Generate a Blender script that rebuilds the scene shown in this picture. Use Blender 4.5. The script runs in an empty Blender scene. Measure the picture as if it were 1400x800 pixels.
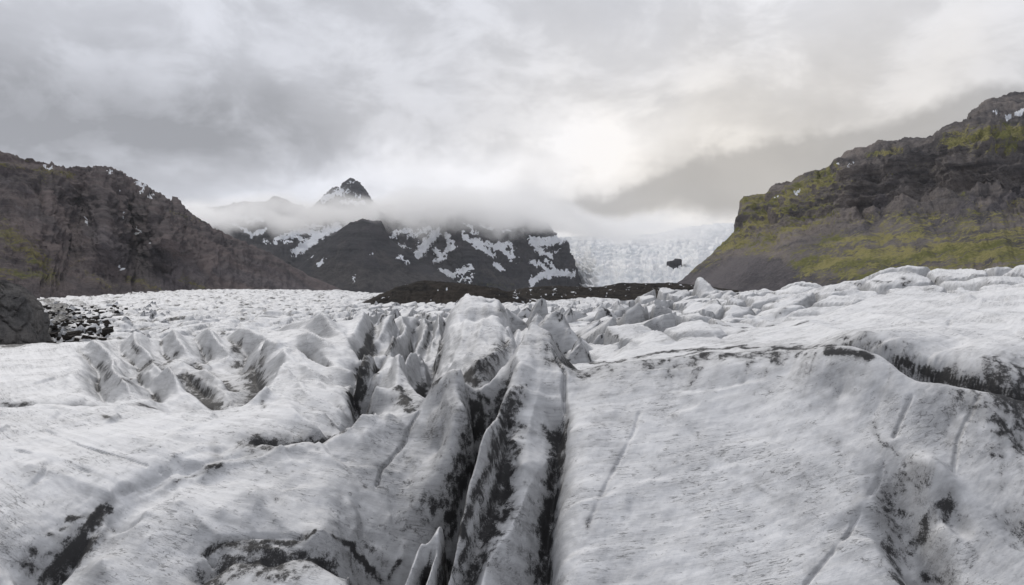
import bpy, math, random, heapq
import numpy as np

F = 933.33           # focal length in pixels of the 1400-wide photograph
CX, HY = 700.0, 385.0   # principal column and horizon row of the photograph
scene = bpy.context.scene
COL = scene.collection

# ------------------------------------------------------------------ camera
cam_d = bpy.data.cameras.new("camera")
cam = bpy.data.objects.new("camera", cam_d)
COL.objects.link(cam)
cam_d.sensor_width = 36.0
cam_d.lens = 24.0
cam_d.shift_y = -15.0 / 1400.0
cam_d.clip_start = 0.5
cam_d.clip_end = 40000.0
cam.location = (0, 0, 0)
cam.rotation_euler = (math.radians(90), 0, 0)
scene.camera = cam

# ------------------------------------------------------------------ node helper
class NT:
    def __init__(self, tree):
        self.t = tree
        self.n = tree.nodes
        self.l = tree.links
        self.n.clear()

    def node(self, typ, ins=None, **props):
        nd = self.n.new(typ)
        for k, v in props.items():
            setattr(nd, k, v)
        for k, v in (ins or {}).items():
            self.put(nd.inputs[k], v)
        return nd

    def put(self, sock, v):
        if isinstance(v, bpy.types.NodeSocket):
            self.l.new(v, sock)
        else:
            sock.default_value = v

    def m(self, op, a, b=0.0, c=0.0, clamp=False):
        nd = self.n.new("ShaderNodeMath")
        nd.operation = op
        nd.use_clamp = clamp
        self.put(nd.inputs[0], a)
        self.put(nd.inputs[1], b)
        self.put(nd.inputs[2], c)
        return nd.outputs[0]

    def add(self, a, b): return self.m("ADD", a, b)
    def sub(self, a, b): return self.m("SUBTRACT", a, b)
    def mul(self, a, b): return self.m("MULTIPLY", a, b)

    def ss(self, x, lo, hi):          # smoothstep lo..hi
        nd = self.n.new("ShaderNodeMapRange")
        nd.interpolation_type = "SMOOTHSTEP"
        self.put(nd.inputs["Value"], x)
        nd.inputs["From Min"].default_value = lo
        nd.inputs["From Max"].default_value = hi
        return nd.outputs[0]

    def noise(self, vec, scale, detail=4.0, rough=0.55, dist=0.0, lac=2.0):
        nd = self.n.new("ShaderNodeTexNoise")
        self.put(nd.inputs["Vector"], vec)
        nd.inputs["Scale"].default_value = scale
        nd.inputs["Detail"].default_value = detail
        nd.inputs["Roughness"].default_value = rough
        nd.inputs["Lacunarity"].default_value = lac
        nd.inputs["Distortion"].default_value = dist
        return nd.outputs[0]

    def mix(self, fac, a, b):
        nd = self.n.new("ShaderNodeMix")
        nd.data_type = "RGBA"
        self.put(nd.inputs[0], fac)
        self.put(nd.inputs[6], a)
        self.put(nd.inputs[7], b)
        return nd.outputs[2]

    def xyz(self, v):
        nd = self.n.new("ShaderNodeSeparateXYZ")
        self.put(nd.inputs[0], v)
        return nd.outputs[0], nd.outputs[1], nd.outputs[2]

    def comb(self, x, y, z):
        nd = self.n.new("ShaderNodeCombineXYZ")
        self.put(nd.inputs[0], x); self.put(nd.inputs[1], y); self.put(nd.inputs[2], z)
        return nd.outputs[0]

    def attr(self, name):
        nd = self.n.new("ShaderNodeAttribute")
        nd.attribute_name = name
        return nd.outputs["Fac"]

    def pos(self):
        return self.n.new("ShaderNodeNewGeometry").outputs["Position"]


def grey(v, w=0.0):
    return (v * (1 + w), v, v * (1 - w), 1.0)


# ------------------------------------------------------------------ world: overcast sky
SUN_AZ, SUN_EL = math.radians(-38), math.radians(42)
world = bpy.data.worlds.new("World")
scene.world = world
world.use_nodes = True
N = NT(world.node_tree)
d = N.node("ShaderNodeTexCoord").outputs["Generated"]
dx, dy, dz = N.xyz(d)
az0 = N.mul(N.m("ARCTAN2", dx, dy), 57.2958)
el0 = N.mul(N.m("ARCSINE", dz), 57.2958)
zz = N.add(N.m("MAXIMUM", dz, 0.0), 0.12)
cp = N.comb(N.m("DIVIDE", dx, zz), N.m("DIVIDE", dy, zz), 0.0)     # cloud-deck plane
n_big = N.noise(cp, 0.55, 5, 0.55, 0.3)
n_mid = N.noise(cp, 1.9, 6, 0.6, 0.5)
n_fine = N.noise(N.comb(dx, dy, N.mul(dz, 1.7)), 6.2, 7, 0.58, 0.3)
n_w1 = N.noise(d, 4.0, 5, 0.6)
n_w2 = N.noise(N.node("ShaderNodeVectorMath", {0: d, 1: (7.3, 3.1, 1.7)}, operation="ADD").outputs[0], 5.0, 5, 0.62)
az = N.add(az0, N.mul(N.sub(n_w1, 0.5), 16.0))
el = N.add(el0, N.mul(N.sub(n_w2, 0.5), 7.0))


def blob(a0, wa, e0, we, tilt=0.0):
    u = N.m("DIVIDE", N.sub(az, a0), wa)
    ee = N.sub(el, e0)
    if tilt:
        ee = N.sub(ee, N.mul(N.sub(az, a0), tilt))
    v = N.m("DIVIDE", ee, we)
    r = N.add(N.mul(u, u), N.mul(v, v))
    return N.m("EXPONENT", N.mul(r, -1.0))


L = N.add(0.70, N.mul(N.sub(n_big, 0.5), 0.40))
L = N.add(L, N.mul(N.sub(n_mid, 0.5), 0.14))
L = N.add(L, N.add(N.mul(N.sub(n_fine, 0.5), 0.34), N.mul(N.sub(N.ss(n_fine, 0.42, 0.58), 0.5), 0.10)))
# heavier cloud over the left-hand mountain
L = N.sub(L, N.mul(blob(-33, 20, 11.5, 4.6), 0.36))
L = N.sub(L, N.mul(blob(-17, 7, 9.3, 1.6, 0.12), 0.14))
# thin bright cloud low over the valley head
L = N.add(L, N.mul(blob(-12, 12, 8.2, 2.2), 0.36))
L = N.add(L, N.mul(blob(6, 10, 11.0, 2.4, 0.18), 0.34))
L = N.add(L, N.mul(blob(12, 14, 4.4, 1.3), 0.36))
L = N.add(L, N.mul(blob(30, 20, 21, 7, 0.0), 0.10))
# grey tongue of cloud reaching in from the right
ta = N.sub(az0, 3.5)
top = N.sub(el, N.add(6.5, N.sub(N.mul(ta, 0.31), N.mul(N.mul(ta, ta), 0.0034))))
wedge = N.mul(N.ss(top, 0.7, -0.5), N.ss(el, 4.8, 6.8))
wedge = N.mul(wedge, N.ss(az, -1.0, 4.0))
wedge = N.mul(wedge, N.ss(az0, 75.0, 45.0))
tongue = N.add(0.44, N.mul(N.sub(n_fine, 0.5), 0.14))
L = N.add(N.mul(L, N.sub(1.0, N.mul(wedge, 0.9))), N.mul(tongue, N.mul(wedge, 0.9)))
L = N.m("MINIMUM", N.m("MAXIMUM", L, 0.34), 1.0)
# warm where the hidden sun shines through, cool elsewhere
warm = blob(20, 24, 8, 12)
tint = N.mix(warm, (0.935, 0.96, 1.045, 1), (1.06, 1.0, 0.92, 1))
cl = N.node("ShaderNodeVectorMath", {0: tint, "Scale": N.mul(L, 10.0)}, operation="SCALE").outputs[0]
sky = N.node("ShaderNodeTexSky", sky_type="NISHITA", sun_disc=False, sun_elevation=SUN_EL, sun_rotation=SUN_AZ)
gap = N.mul(N.ss(n_mid, 0.62, 0.80), 0.10)
skycol = N.mix(gap, cl, sky.outputs[0])
bg = N.node("ShaderNodeBackground", {"Color": skycol, "Strength": 0.1})
N.l.new(bg.outputs[0], N.node("ShaderNodeOutputWorld").inputs[0])
world.cycles.sampling_method = "MANUAL"
world.cycles.sample_map_resolution = 512

# ------------------------------------------------------------------ sun behind cloud
sd = bpy.data.lights.new("sun", "SUN")
sd.energy = 1.5
sd.angle = math.radians(14)
sd.color = (1.0, 0.95, 0.88)
sun = bpy.data.objects.new("sun", sd)
COL.objects.link(sun)
from mathutils import Vector
sv = Vector((math.sin(SUN_AZ) * math.cos(SUN_EL), math.cos(SUN_AZ) * math.cos(SUN_EL), math.sin(SUN_EL)))
sun.rotation_euler = sv.to_track_quat("Z", "Y").to_euler()
sun.location = sv * 300

scene.view_settings.view_transform = "Standard"
scene.view_settings.look = "None"
scene.view_settings.exposure = 0.0
scene.view_settings.gamma = 1.0
scene.view_settings.use_curve_mapping = False
scene.cycles.use_denoising = True
scene.cycles.max_bounces = 10
scene.cycles.diffuse_bounces = 3
scene.cycles.glossy_bounces = 1
scene.cycles.volume_bounces = 8
scene.cycles.volume_step_rate = 1.0
scene.cycles.volume_max_steps = 64

# ------------------------------------------------------------------ numpy noise
def _h(ix, iy, seed):
    h = (ix.astype(np.int64) * 374761393 + iy.astype(np.int64) * 668265263 + seed * 1442695041) & 0x7FFFFFFF
    h = ((h ^ (h >> 13)) * 1274126177) & 0x7FFFFFFF
    h = ((h ^ (h >> 15)) * 2246822519) & 0x7FFFFFFF
    return h ^ (h >> 14)


def perlin(x, y, seed=0):
    x0 = np.floor(x); y0 = np.floor(y)
    fx = x - x0; fy = y - y0
    ix = x0.astype(np.int64); iy = y0.astype(np.int64)
    u = fx * fx * fx * (fx * (fx * 6 - 15) + 10)
    v = fy * fy * fy * (fy * (fy * 6 - 15) + 10)

    def g(i, j):
        a = (_h(ix + i, iy + j, seed) & 0xFFFF) * (2 * math.pi / 65536.0)
        return np.cos(a) * (fx - i) + np.sin(a) * (fy - j)
    a = g(0, 0); b = g(1, 0); c = g(0, 1); e = g(1, 1)
    return ((a + u * (b - a)) + v * ((c + u * (e - c)) - (a + u * (b - a)))) * 1.4


def fbm(x, y, octv=4, seed=0, gain=0.5, lac=2.03):
    s = 0.0; a = 1.0
    for o in range(octv):
        s = s + a * perlin(x, y, seed + o * 17)
        x = x * lac + 3.7; y = y * lac + 1.9; a *= gain
    return s


def ridged(x, y, octv=4, seed=0, gain=0.5, lac=2.03):
    s = 0.0; a = 1.0; t = 0.0
    for o in range(octv):
        s = s + a * (1 - 2 * np.abs(perlin(x, y, seed + o * 17)))
        t += a
        x = x * lac + 3.7; y = y * lac + 1.9; a *= gain
    return s / t


def worley(x, y, seed=0, jit=0.9):
    """F1, F2, cell random, offset to the cell's point"""
    ix = np.floor(x).astype(np.int64); iy = np.floor(y).astype(np.int64)
    f1 = np.full(x.shape, 9.0); f2 = np.full(x.shape, 9.0)
    rid = np.zeros(x.shape); ox = np.zeros(x.shape); oy = np.zeros(x.shape)
    for i in (-1, 0, 1):
        for j in (-1, 0, 1):
            h = _h(ix + i, iy + j, seed)
            px = ix + i + 0.5 + jit * ((h & 0xFFF) / 4095.0 - 0.5)
            py = iy + j + 0.5 + jit * (((h >> 12) & 0xFFF) / 4095.0 - 0.5)
            ddx = x - px; ddy = y - py
            dd = np.sqrt(ddx * ddx + ddy * ddy)
            nearer = dd < f1
            f2 = np.where(nearer, f1, np.minimum(f2, dd))
            rid = np.where(nearer, ((h >> 5) & 0xFFFF) / 65535.0, rid)
            ox = np.where(nearer, ddx, ox); oy = np.where(nearer, ddy, oy)
            f1 = np.where(nearer, dd, f1)
    return f1, f2, rid, ox, oy


def sstep(x, lo, hi):
    t = np.clip((x - lo) / (hi - lo), 0, 1)
    return t * t * (3 - 2 * t)


# ------------------------------------------------------------------ mesh helper
def grid_faces(nr, nc):
    i = np.arange(nr - 1)[:, None] * nc + np.arange(nc - 1)[None, :]
    return np.stack([i, i + 1, i + nc + 1, i + nc], -1).reshape(-1, 4)


def mesh_from(name, co, faces, mat, attrs=None, normals=None, smooth=True):
    me = bpy.data.meshes.new(name)
    n = len(co); k = faces.shape[1]
    me.vertices.add(n)
    me.vertices.foreach_set("co", np.ascontiguousarray(co, np.float32).ravel())
    me.loops.add(faces.size)
    me.loops.foreach_set("vertex_index", np.ascontiguousarray(faces, np.int32).ravel())
    me.polygons.add(len(faces))
    me.polygons.foreach_set("loop_start", np.arange(0, faces.size, k, dtype=np.int32))
    me.polygons.foreach_set("loop_total", np.full(len(faces), k, np.int32))
    me.polygons.foreach_set("use_smooth", np.full(len(faces), smooth, bool))
    me.update(calc_edges=True)
    for a, v in (attrs or {}).items():
        at = me.attributes.new(a, "FLOAT", "POINT")
        at.data.foreach_set("value", np.ascontiguousarray(v, np.float32).ravel())
    if normals is not None:
        me.normals_split_custom_set_from_vertices(normals)
    if mat:
        me.materials.append(mat)
    return me


def obj(name, me, parent=None, label=None, kind=None, cat=None, group=None):
    o = bpy.data.objects.new(name, me)
    COL.objects.link(o)
    if parent: o.parent = parent
    if label: o["label"] = label
    if kind: o["kind"] = kind
    if cat: o["category"] = cat
    if group: o["group"] = group
    return o


def new_mat(name):
    m = bpy.data.materials.new(name)
    m.use_nodes = True
    return m, NT(m.node_tree)


# ------------------------------------------------------------------ materials
def ice_material(name, seracs=False):
    m, N = new_mat(name)
    p = N.pos()
    x, y, z = N.xyz(p)
    # foliation arcs: long streaks follow curves y - c x^2
    w = N.sub(y, N.mul(N.mul(x, x), 0.008))
    st = N.comb(N.mul(x, 0.13), N.add(w, N.mul(z, 0.5)), N.mul(z, 0.9))
    s1 = N.noise(st, 1.1, 8, 0.70, 0.35)
    s2 = N.noise(st, 4.5, 6, 0.72, 0.25)
    f1 = N.noise(p, 0.16, 5, 0.6, 0.4)
    f2 = N.noise(p, 1.2, 6, 0.68)
    f3 = N.noise(p, 9.0, 4, 0.7)
    grime = N.add(N.mul(N.sub(s1, 0.5), 1.5), N.add(N.mul(N.sub(f1, 0.5), 0.55), N.mul(N.sub(f2, 0.5), 0.30)))
    g = N.ss(grime, -0.30, 0.50)
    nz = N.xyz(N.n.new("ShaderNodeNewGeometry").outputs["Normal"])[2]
    crust_shade = N.ss(N.add(nz, N.mul(N.sub(f2, 0.5), 0.30)), 0.50, 0.98)      # open ice weathered white; steep flanks greyed, their shading painted into the colour
    ca = N.mix(crust_shade, (0.47, 0.475, 0.485, 1), (0.80, 0.80, 0.803, 1))
    cb = N.mix(crust_shade, (0.25, 0.252, 0.256, 1), (0.55, 0.55, 0.552, 1))
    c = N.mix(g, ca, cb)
    # thin dark foliation lines
    sv_ = N.noise(st, 2.2, 3, 0.55, 0.15)
    ln = N.ss(N.m("ABSOLUTE", N.sub(sv_, 0.5)), 0.022, 0.003)
    sv2 = N.noise(st, 6.5, 2, 0.5, 0.1)
    ln2 = N.ss(N.m("ABSOLUTE", N.sub(sv2, 0.47)), 0.030, 0.004)
    gate = N.ss(N.add(f2, N.mul(N.sub(f1, 0.5), 0.8)), 0.46, 0.66)
    c = N.mix(N.mul(N.mul(ln, gate), 0.75), c, (0.10, 0.10, 0.10, 1))
    c = N.mix(N.mul(N.mul(ln2, N.ss(f1, 0.45, 0.62)), 0.42), c, (0.16, 0.16, 0.16, 1))
    film = N.mul(N.ss(N.noise(p, 0.30, 7, 0.66, 0.6), 0.52, 0.72), N.ss(f2, 0.30, 0.62))
    c = N.mix(N.mul(film, 0.36), c, (0.20, 0.20, 0.20, 1))
    # salt of fine ash
    c = N.mix(N.mul(N.ss(f3, 0.54, 0.76), 0.20), c, (0.20, 0.20, 0.20, 1))
    # ash and silt stains
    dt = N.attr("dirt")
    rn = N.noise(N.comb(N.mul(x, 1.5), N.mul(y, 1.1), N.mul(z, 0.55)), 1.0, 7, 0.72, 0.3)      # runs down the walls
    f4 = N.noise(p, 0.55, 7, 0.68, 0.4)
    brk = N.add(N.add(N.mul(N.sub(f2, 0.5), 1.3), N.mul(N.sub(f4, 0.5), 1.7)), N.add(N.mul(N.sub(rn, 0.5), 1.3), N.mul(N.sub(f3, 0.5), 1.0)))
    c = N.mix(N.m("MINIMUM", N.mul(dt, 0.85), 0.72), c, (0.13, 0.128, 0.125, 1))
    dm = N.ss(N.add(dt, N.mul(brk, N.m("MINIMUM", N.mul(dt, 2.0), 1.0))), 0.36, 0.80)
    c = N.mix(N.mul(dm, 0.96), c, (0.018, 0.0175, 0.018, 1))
    bmp = N.sub(N.add(N.mul(s2, 0.60), N.add(N.mul(f2, 0.30), N.mul(f3, 0.36))), N.mul(N.mul(ln, gate), 0.35))
    b = N.node("ShaderNodeBump", {"Height": bmp, "Strength": 0.75, "Distance": 0.14})
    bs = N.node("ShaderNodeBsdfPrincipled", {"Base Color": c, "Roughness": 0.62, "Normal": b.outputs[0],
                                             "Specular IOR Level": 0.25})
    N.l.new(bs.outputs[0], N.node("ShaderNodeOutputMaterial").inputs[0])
    return m


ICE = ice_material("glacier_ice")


def rock_material(name, base_a, base_b, strata, moss_a, moss_b, sc=1.0, sw=1.0, fall=0.0, scree=(0.055, 0.052, 0.054, 1), snow_c=(0.80, 0.82, 0.86, 1)):
    m, N = new_mat(name)
    p = N.pos()
    x, y, z = N.xyz(p)
    n1 = N.noise(p, 0.012 * sc, 7, 0.62, 0.4)
    n2 = N.noise(p, 0.06 * sc, 6, 0.68)
    n3 = N.noise(p, 0.25 * sc, 4, 0.7)
    lay = N.comb(N.mul(x, 0.0035 * sc), N.mul(y, 0.0035 * sc), N.add(N.mul(z, 0.075 * sc), N.mul(n1, 0.8)))
    n4 = N.noise(lay, 1.0, 6, 0.72)
    if fall:
        acr = N.add(N.mul(x, fall), z); alo = N.sub(x, N.mul(z, fall))
        n5 = N.noise(N.comb(N.mul(acr, 0.040 * sc), N.mul(y, 0.010 * sc), N.mul(alo, 0.004 * sc)), 1.0, 7, 0.7, 0.5)
    else:
        n5 = N.noise(N.comb(N.mul(x, 0.045 * sc), N.mul(y, 0.045 * sc), N.mul(z, 0.008 * sc)), 1.0, 6, 0.7, 0.3)
    t = N.ss(N.add(N.mul(n1, 0.35), N.add(N.mul(n5, 0.35), N.mul(n2, 0.3))), 0.40, 0.60)
    c = N.mix(t, base_a, base_b)
    c = N.mix(N.mul(N.ss(n4, 0.44, 0.62), sw), c, strata)
    big = N.noise(p, 0.0045 * sc, 5, 0.6, 0.5)
    c = N.mix(N.mul(N.ss(big, 0.46, 0.62), 0.5), c, (base_b[0] * 1.35, base_b[1] * 1.3, base_b[2] * 1.25, 1))
    c = N.mix(N.mul(N.ss(n3, 0.5, 0.68), 0.55), c, (base_a[0] * 0.45, base_a[1] * 0.45, base_a[2] * 0.47, 1))
    # loose scree
    sr = N.attr("scree")
    sc_f = N.ss(N.add(sr, N.mul(N.sub(n2, 0.5), 0.7)), 0.4, 0.62)
    scc = N.mix(N.ss(N.add(N.mul(n3, 0.4), N.mul(n5, 0.6)), 0.40, 0.62), (scree[0] * 0.72, scree[1] * 0.72, scree[2] * 0.74, 1), (scree[0] * 1.6, scree[1] * 1.56, scree[2] * 1.5, 1))
    c = N.mix(N.mul(sc_f, 0.92), c, scc)
    # moss and grass
    nz = N.xyz(N.n.new("ShaderNodeNewGeometry").outputs["Normal"])[2]
    ms = N.attr("moss")
    mf = N.add(ms, N.add(N.mul(N.sub(n2, 0.5), 1.9), N.add(N.mul(N.sub(n3, 0.5), 1.2), N.mul(N.sub(n4, 0.5), 0.9))))
    mf = N.mul(N.ss(mf, 0.42, 0.74), N.ss(nz, 0.10, 0.42))
    mc = N.mix(N.ss(N.add(n1, N.mul(N.sub(n3, 0.5), 0.6)), 0.36, 0.62), moss_a, moss_b)
    c = N.mix(mf, c, mc)
    # snow patches
    sn = N.attr("snow")
    sf = N.ss(N.add(sn, N.add(N.mul(N.sub(n2, 0.5), 0.75), N.mul(N.sub(n3, 0.5), 0.45))), 0.46, 0.56)
    c = N.mix(sf, c, snow_c)
    bmp = N.add(N.add(N.mul(n2, 0.8), N.mul(n5, 0.6)), N.add(N.mul(n3, 0.55), N.mul(n4, 0.7)))
    b = N.node("ShaderNodeBump", {"Height": bmp, "Strength": 1.0, "Distance": 9.0 / sc})
    bs = N.node("ShaderNodeBsdfPrincipled", {"Base Color": c, "Roughness": 0.92, "Normal": b.outputs[0],
                                             "Specular IOR Level": 0.1})
    N.l.new(bs.outputs[0], N.node("ShaderNodeOutputMaterial").inputs[0])
    return m


ROCK_LEFT = rock_material("brown_layered_rock", (0.070, 0.059, 0.063, 1), (0.130, 0.106, 0.105, 1), (0.042, 0.037, 0.042, 1),
                          (0.10, 0.105, 0.032, 1), (0.16, 0.14, 0.06, 1), scree=(0.090, 0.080, 0.086, 1), sw=0.6, fall=0.65)
ROCK_RIGHT = rock_material("dark_basalt_rock", (0.130, 0.120, 0.120, 1), (0.215, 0.192, 0.180, 1), (0.066, 0.062, 0.067, 1),
                           (0.138, 0.142, 0.050, 1), (0.285, 0.258, 0.108, 1), scree=(0.098, 0.092, 0.099, 1), sw=0.75, fall=-0.7)
ROCK_FAR = rock_material("far_dark_rock", (0.034, 0.034, 0.040, 1), (0.056, 0.054, 0.060, 1), (0.022, 0.023, 0.028, 1),
                         (0.06, 0.06, 0.03, 1), (0.08, 0.075, 0.04, 1), sc=0.6)
MORAINE = rock_material("moraine_debris", (0.026, 0.0235, 0.0215, 1), (0.047, 0.040, 0.034, 1), (0.016, 0.015, 0.0145, 1),
                        (0.06, 0.055, 0.03, 1), (0.06, 0.055, 0.03, 1), sc=6.0)
KNOLL = rock_material("grey_weathered_rock", (0.085, 0.083, 0.083, 1), (0.16, 0.155, 0.15, 1), (0.06, 0.058, 0.058, 1),
                      (0.06, 0.055, 0.03, 1), (0.06, 0.055, 0.03, 1), sc=12.0, sw=0.3)


# ------------------------------------------------------------------ glacier surface
# control lines: (column, row, distance); distance < 0 gives the height instead; Z points are (column, distance, height)
crest = []      # (region id, points)
def P(px, py, D):
    if D < 0:
        D = D * F / (HY - py)
    return ((px - CX) / F, math.log(D), (HY - py) / F * D)
def Zp(px, D, z):
    return ((px - CX) / F, math.log(D), z)

ctrl = []
seeds = []
def line(pts, rid=None, step=0.0125):
    pts = np.array(pts)
    for a, b in zip(pts[:-1], pts[1:]):
        n = max(1, int(math.hypot(b[0] - a[0], b[1] - a[1]) / step))
        for k in range(n):
            t = k / n
            ctrl.append(tuple(a + (b - a) * t)); 
            if rid is not None: seeds.append((rid,) + tuple(a + (b - a) * t)[:2])
    ctrl.append(tuple(pts[-1]))
    if rid is not None: seeds.append((rid,) + tuple(pts[-1])[:2])
SHARP = {0: .9, 1: .5, 2: .5, 3: 1.1, 4: .4, 5: .3, 6: .6, 7: .5, 8: 1.3, 9: .9, 10: 1.0, 11: .3, 12: 1.2, 13: 1.4, 14: 1.4, 15: 1.4, 16: 1.4}
creases = []       # (points, height of the sharp edge, reach)
def C(rid, *pts, a=None):
    a = SHARP[rid] if a is None else a
    q_ = [P(*p) for p in pts]
    creases.append((q_, a, 1.7))
    line([(p[0], p[1], p[2] - a) for p in q_], rid)
vlines = []
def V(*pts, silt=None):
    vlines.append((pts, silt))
    q_ = [Zp(*p) for p in pts]
    a = -0.9 if min(p[2] for p in pts) < -13.9 and pts[0][1] < 135 else -0.3
    creases.append((q_, a, 0.9))
    line([(p[0], p[1], p[2] - a) for p in q_])
def S(*pts): ctrl.extend(P(*p) for p in pts)
def SZ(*pts): ctrl.extend(Zp(*p) for p in pts)

# A: front slab and fin in the middle
C(0, (60,800,33),(89,780,36),(131,731,40.5),(154,695,44),(171,683,45.5),(223,663,48),(276,649,50),(312,629,53),(368,622,55),(407,612,57),(440,603,58.5),(472,592,60),(496,566,63),(514,569,64),(523,575,64),(532,566,64.5),(544,572,65),(572,560,66),(580,548,67),(595,524,68),(622,505,68))
C(0, *[(622,505,68),(631,509,66.5),(637,525,65.5),(634,545,64.5),(640,575,62),(645,592,60.5),(649,611,58.5),(645,630,57),(637,647,55),(616,686,51.5),(595,705,49.5),(570,735,47),(545,770,44.5),(520,800,42.5)], a=.15)
S((600,560,65),(600,620,58.5),(560,660,54.5),(560,610,61),(500,640,55),(500,600,59.5),(540,700,50),(450,660,-14.4),(350,680,-13.9),(300,700,-13.9),(200,735,-14.1),(200,700,-14.1),(250,690,-13.9),(140,770,-14.2),(480,700,47),(520,730,46.5))
C(0, (262,762,35),(300,742,37),(350,738,37.3),(410,735,37.5),(440,720,39))
V((275,34,-15.8),(320,35.3,-15.3),(380,35.8,-15.5),(430,37.5,-16),(450,37,-16.8),(470,36,-16.8),(500,33,-16.5),(510,30,-16.5))
S((330,790,-14.2),(400,795,-14.1),(250,800,-14.4),(150,800,-14.3),(480,765,-14.2),(200,820,-14.4),(400,830,-14.2))
V((590,43,-20),(575,41,-20.5),(555,38.5,-20.5),(540,35.5,-20.5),(530,31,-20))
C(1, (577,734,38.3),(560,765,35.3),(548,800,32.2),(540,825,30))
V((585,37,-17),(572,33.5,-17),(562,30,-17))
C(2, (607,712,40.5),(597,750,36.6),(588,800,32.3),(580,825,30))
V((652,66,-18),(652,62,-21.5),(655,58,-23),(654,54,-23.5),(651,51,-23),(645,48,-21.5),(636,46,-19.5),(629,43,-20),(620,39.5,-20),(608,35.5,-20),(600,32,-20),(592,28,-20))
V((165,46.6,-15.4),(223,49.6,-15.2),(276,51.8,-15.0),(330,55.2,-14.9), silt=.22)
# blade and fin C
C(3, (712,473,76),(694,524,66),(679,560,59),(664,593,53),(652,620,48.7),(643,645,46),(637,668,43.5),(628,716,38.5),(609,794,33),(600,830,30))
C(3, (731,443,82),(720,456,80),(712,473,76))
C(3, (731,443,82),(754,458,80),(757,482,76),(772,512,70))
S((733,480,77),(735,520,70),(720,560,63),(740,590,60),(700,600,56),(715,640,51))
V((692,60,-13.6),(690,55,-14.4),(680,49,-15.3),(667,44.5,-15.8),(650,40,-16.3),(632,36,-17),(618,33,-17.5),(608,30,-17.5))
C(3, (775,605,58),(754,620,55),(733,647,50.5),(715,685,45),(700,716,41.5),(667,755,37),(655,800,33),(648,830,30.5))
V((768,62,-14.2),(763,57,-15.6),(758,52,-17),(752,47,-18),(748,42,-18.5),(740,37,-19),(732,32,-19),(725,28,-19))
# R: broad right-hand slab
C(4, (780,540,66),(776,580,60),(774,620,54),(771,660,48.7),(769,695,44.5),(763,794,34.5),(760,830,31))
C(4, (772,515,71),(790,505,74),(819,502,74),(874,495,74),(943,490,74),(961,482,75),(1016,481,74),(1080,480,72),(1126,480,70),(1171,486,67),(1208,497,64),(1235,515,61),(1258,525,59),(1299,531,57.5),(1336,538,56),(1400,545,54),(1550,560,50),(1690,570,48))
S((850,560,61),(850,640,49.5),(850,720,40),(850,800,33),(1000,540,63),(1000,600,54),(1000,700,41),(1000,800,31.5),(1150,540,59),(1150,620,49),(1150,700,39.5),(1150,800,30.5),(1300,580,51),(1300,650,43.5),(1300,740,35),(1300,800,30.5),(1400,600,48),(1400,700,38),(1400,800,30),(1600,600,45),(1600,700,36),(1600,800,29),(920,520,68),(1080,510,66),(1200,560,55),(900,850,28),(1200,850,27))
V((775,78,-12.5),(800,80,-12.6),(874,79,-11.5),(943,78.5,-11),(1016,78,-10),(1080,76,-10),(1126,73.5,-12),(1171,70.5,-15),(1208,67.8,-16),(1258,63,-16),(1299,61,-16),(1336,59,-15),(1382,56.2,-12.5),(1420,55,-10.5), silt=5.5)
C(5, (1126,479,76),(1171,480,74),(1217,490,71.5),(1286,506,66.5),(1331,522,62),(1382,536,57.5))
C(5, (1020,467,92),(1080,447,102),(1135,433,108),(1194,406,122),(1240,397,130),(1322,403,120),(1400,387,128),(1550,370,130),(1690,360,130))
S((1200,450,90),(1300,450,86),(1300,480,74),(1400,450,80),(1400,500,64),(1100,462,88),(1550,480,64),(1550,420,90))
V((1020,125,-10),(1135,135,-8),(1240,148,-4),(1322,143,-4.5),(1400,146,-3),(1600,150,-2),(1690,150,-2))
C(6, (881,413,285),(905,405,275),(934,394,265),(950,392,262),(961,403,255),(993,403,245),(1030,399,232),(1075,400,222),(1094,387,212),(1121,386,208),(1130,394,205),(1171,387,195),(1199,374,190),(1240,365,187),(1277,362,187),(1295,369,182),(1345,374,172),(1400,365,167),(1550,355,165),(1690,350,165))
V((881,340,-15),(1000,310,-14),(1100,280,-12),(1240,250,-8),(1400,240,-8),(1690,240,-8))
S((900,425,210),(960,420,200),(1020,425,175),(1080,420,170),(1140,410,165),(1000,440,140),(1060,435,140))
# middle ground
C(7, (860,445,128),(880,438,133),(930,432,140),(960,437,134),(985,449,124))
S((890,452,116),(950,460,108),(860,470,100),(920,474,95))
SZ((800,110,-12),(800,150,-12),(840,180,-12),(800,220,-13),(900,250,-13.5),(720,180,-12),(720,250,-13),(800,300,-14),(840,100,-11.5))
# B: tall fin at the back
C(8, (637,402,135),(661,411,130),(677,414,125),(682,419,120),(690,440,108),(697,462,98),(680,480,90),(665,488,85),(656,492,83))
C(8, (637,402,135),(622,420,128),(610,437,120),(600,470,108),(595,509,92),(600,525,86))
S((650,450,112),(630,480,98),(620,500,88))
V((600,74,-14.5),(620,73,-13.5),(645,74,-15),(668,76,-14),(672,82,-13),(695,88,-12.5),(710,95,-12),(705,110,-11.5),(700,125,-11))
C(8, (706,482,80),(690,500,76),(672,520,72),(657,536,69))
V((702,72,-11.5),(684,66.5,-14.5),(670,62,-17))
V((650,142,-13),(690,135,-13),(740,100,-12),(770,88,-12),(790,84,-12))
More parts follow.
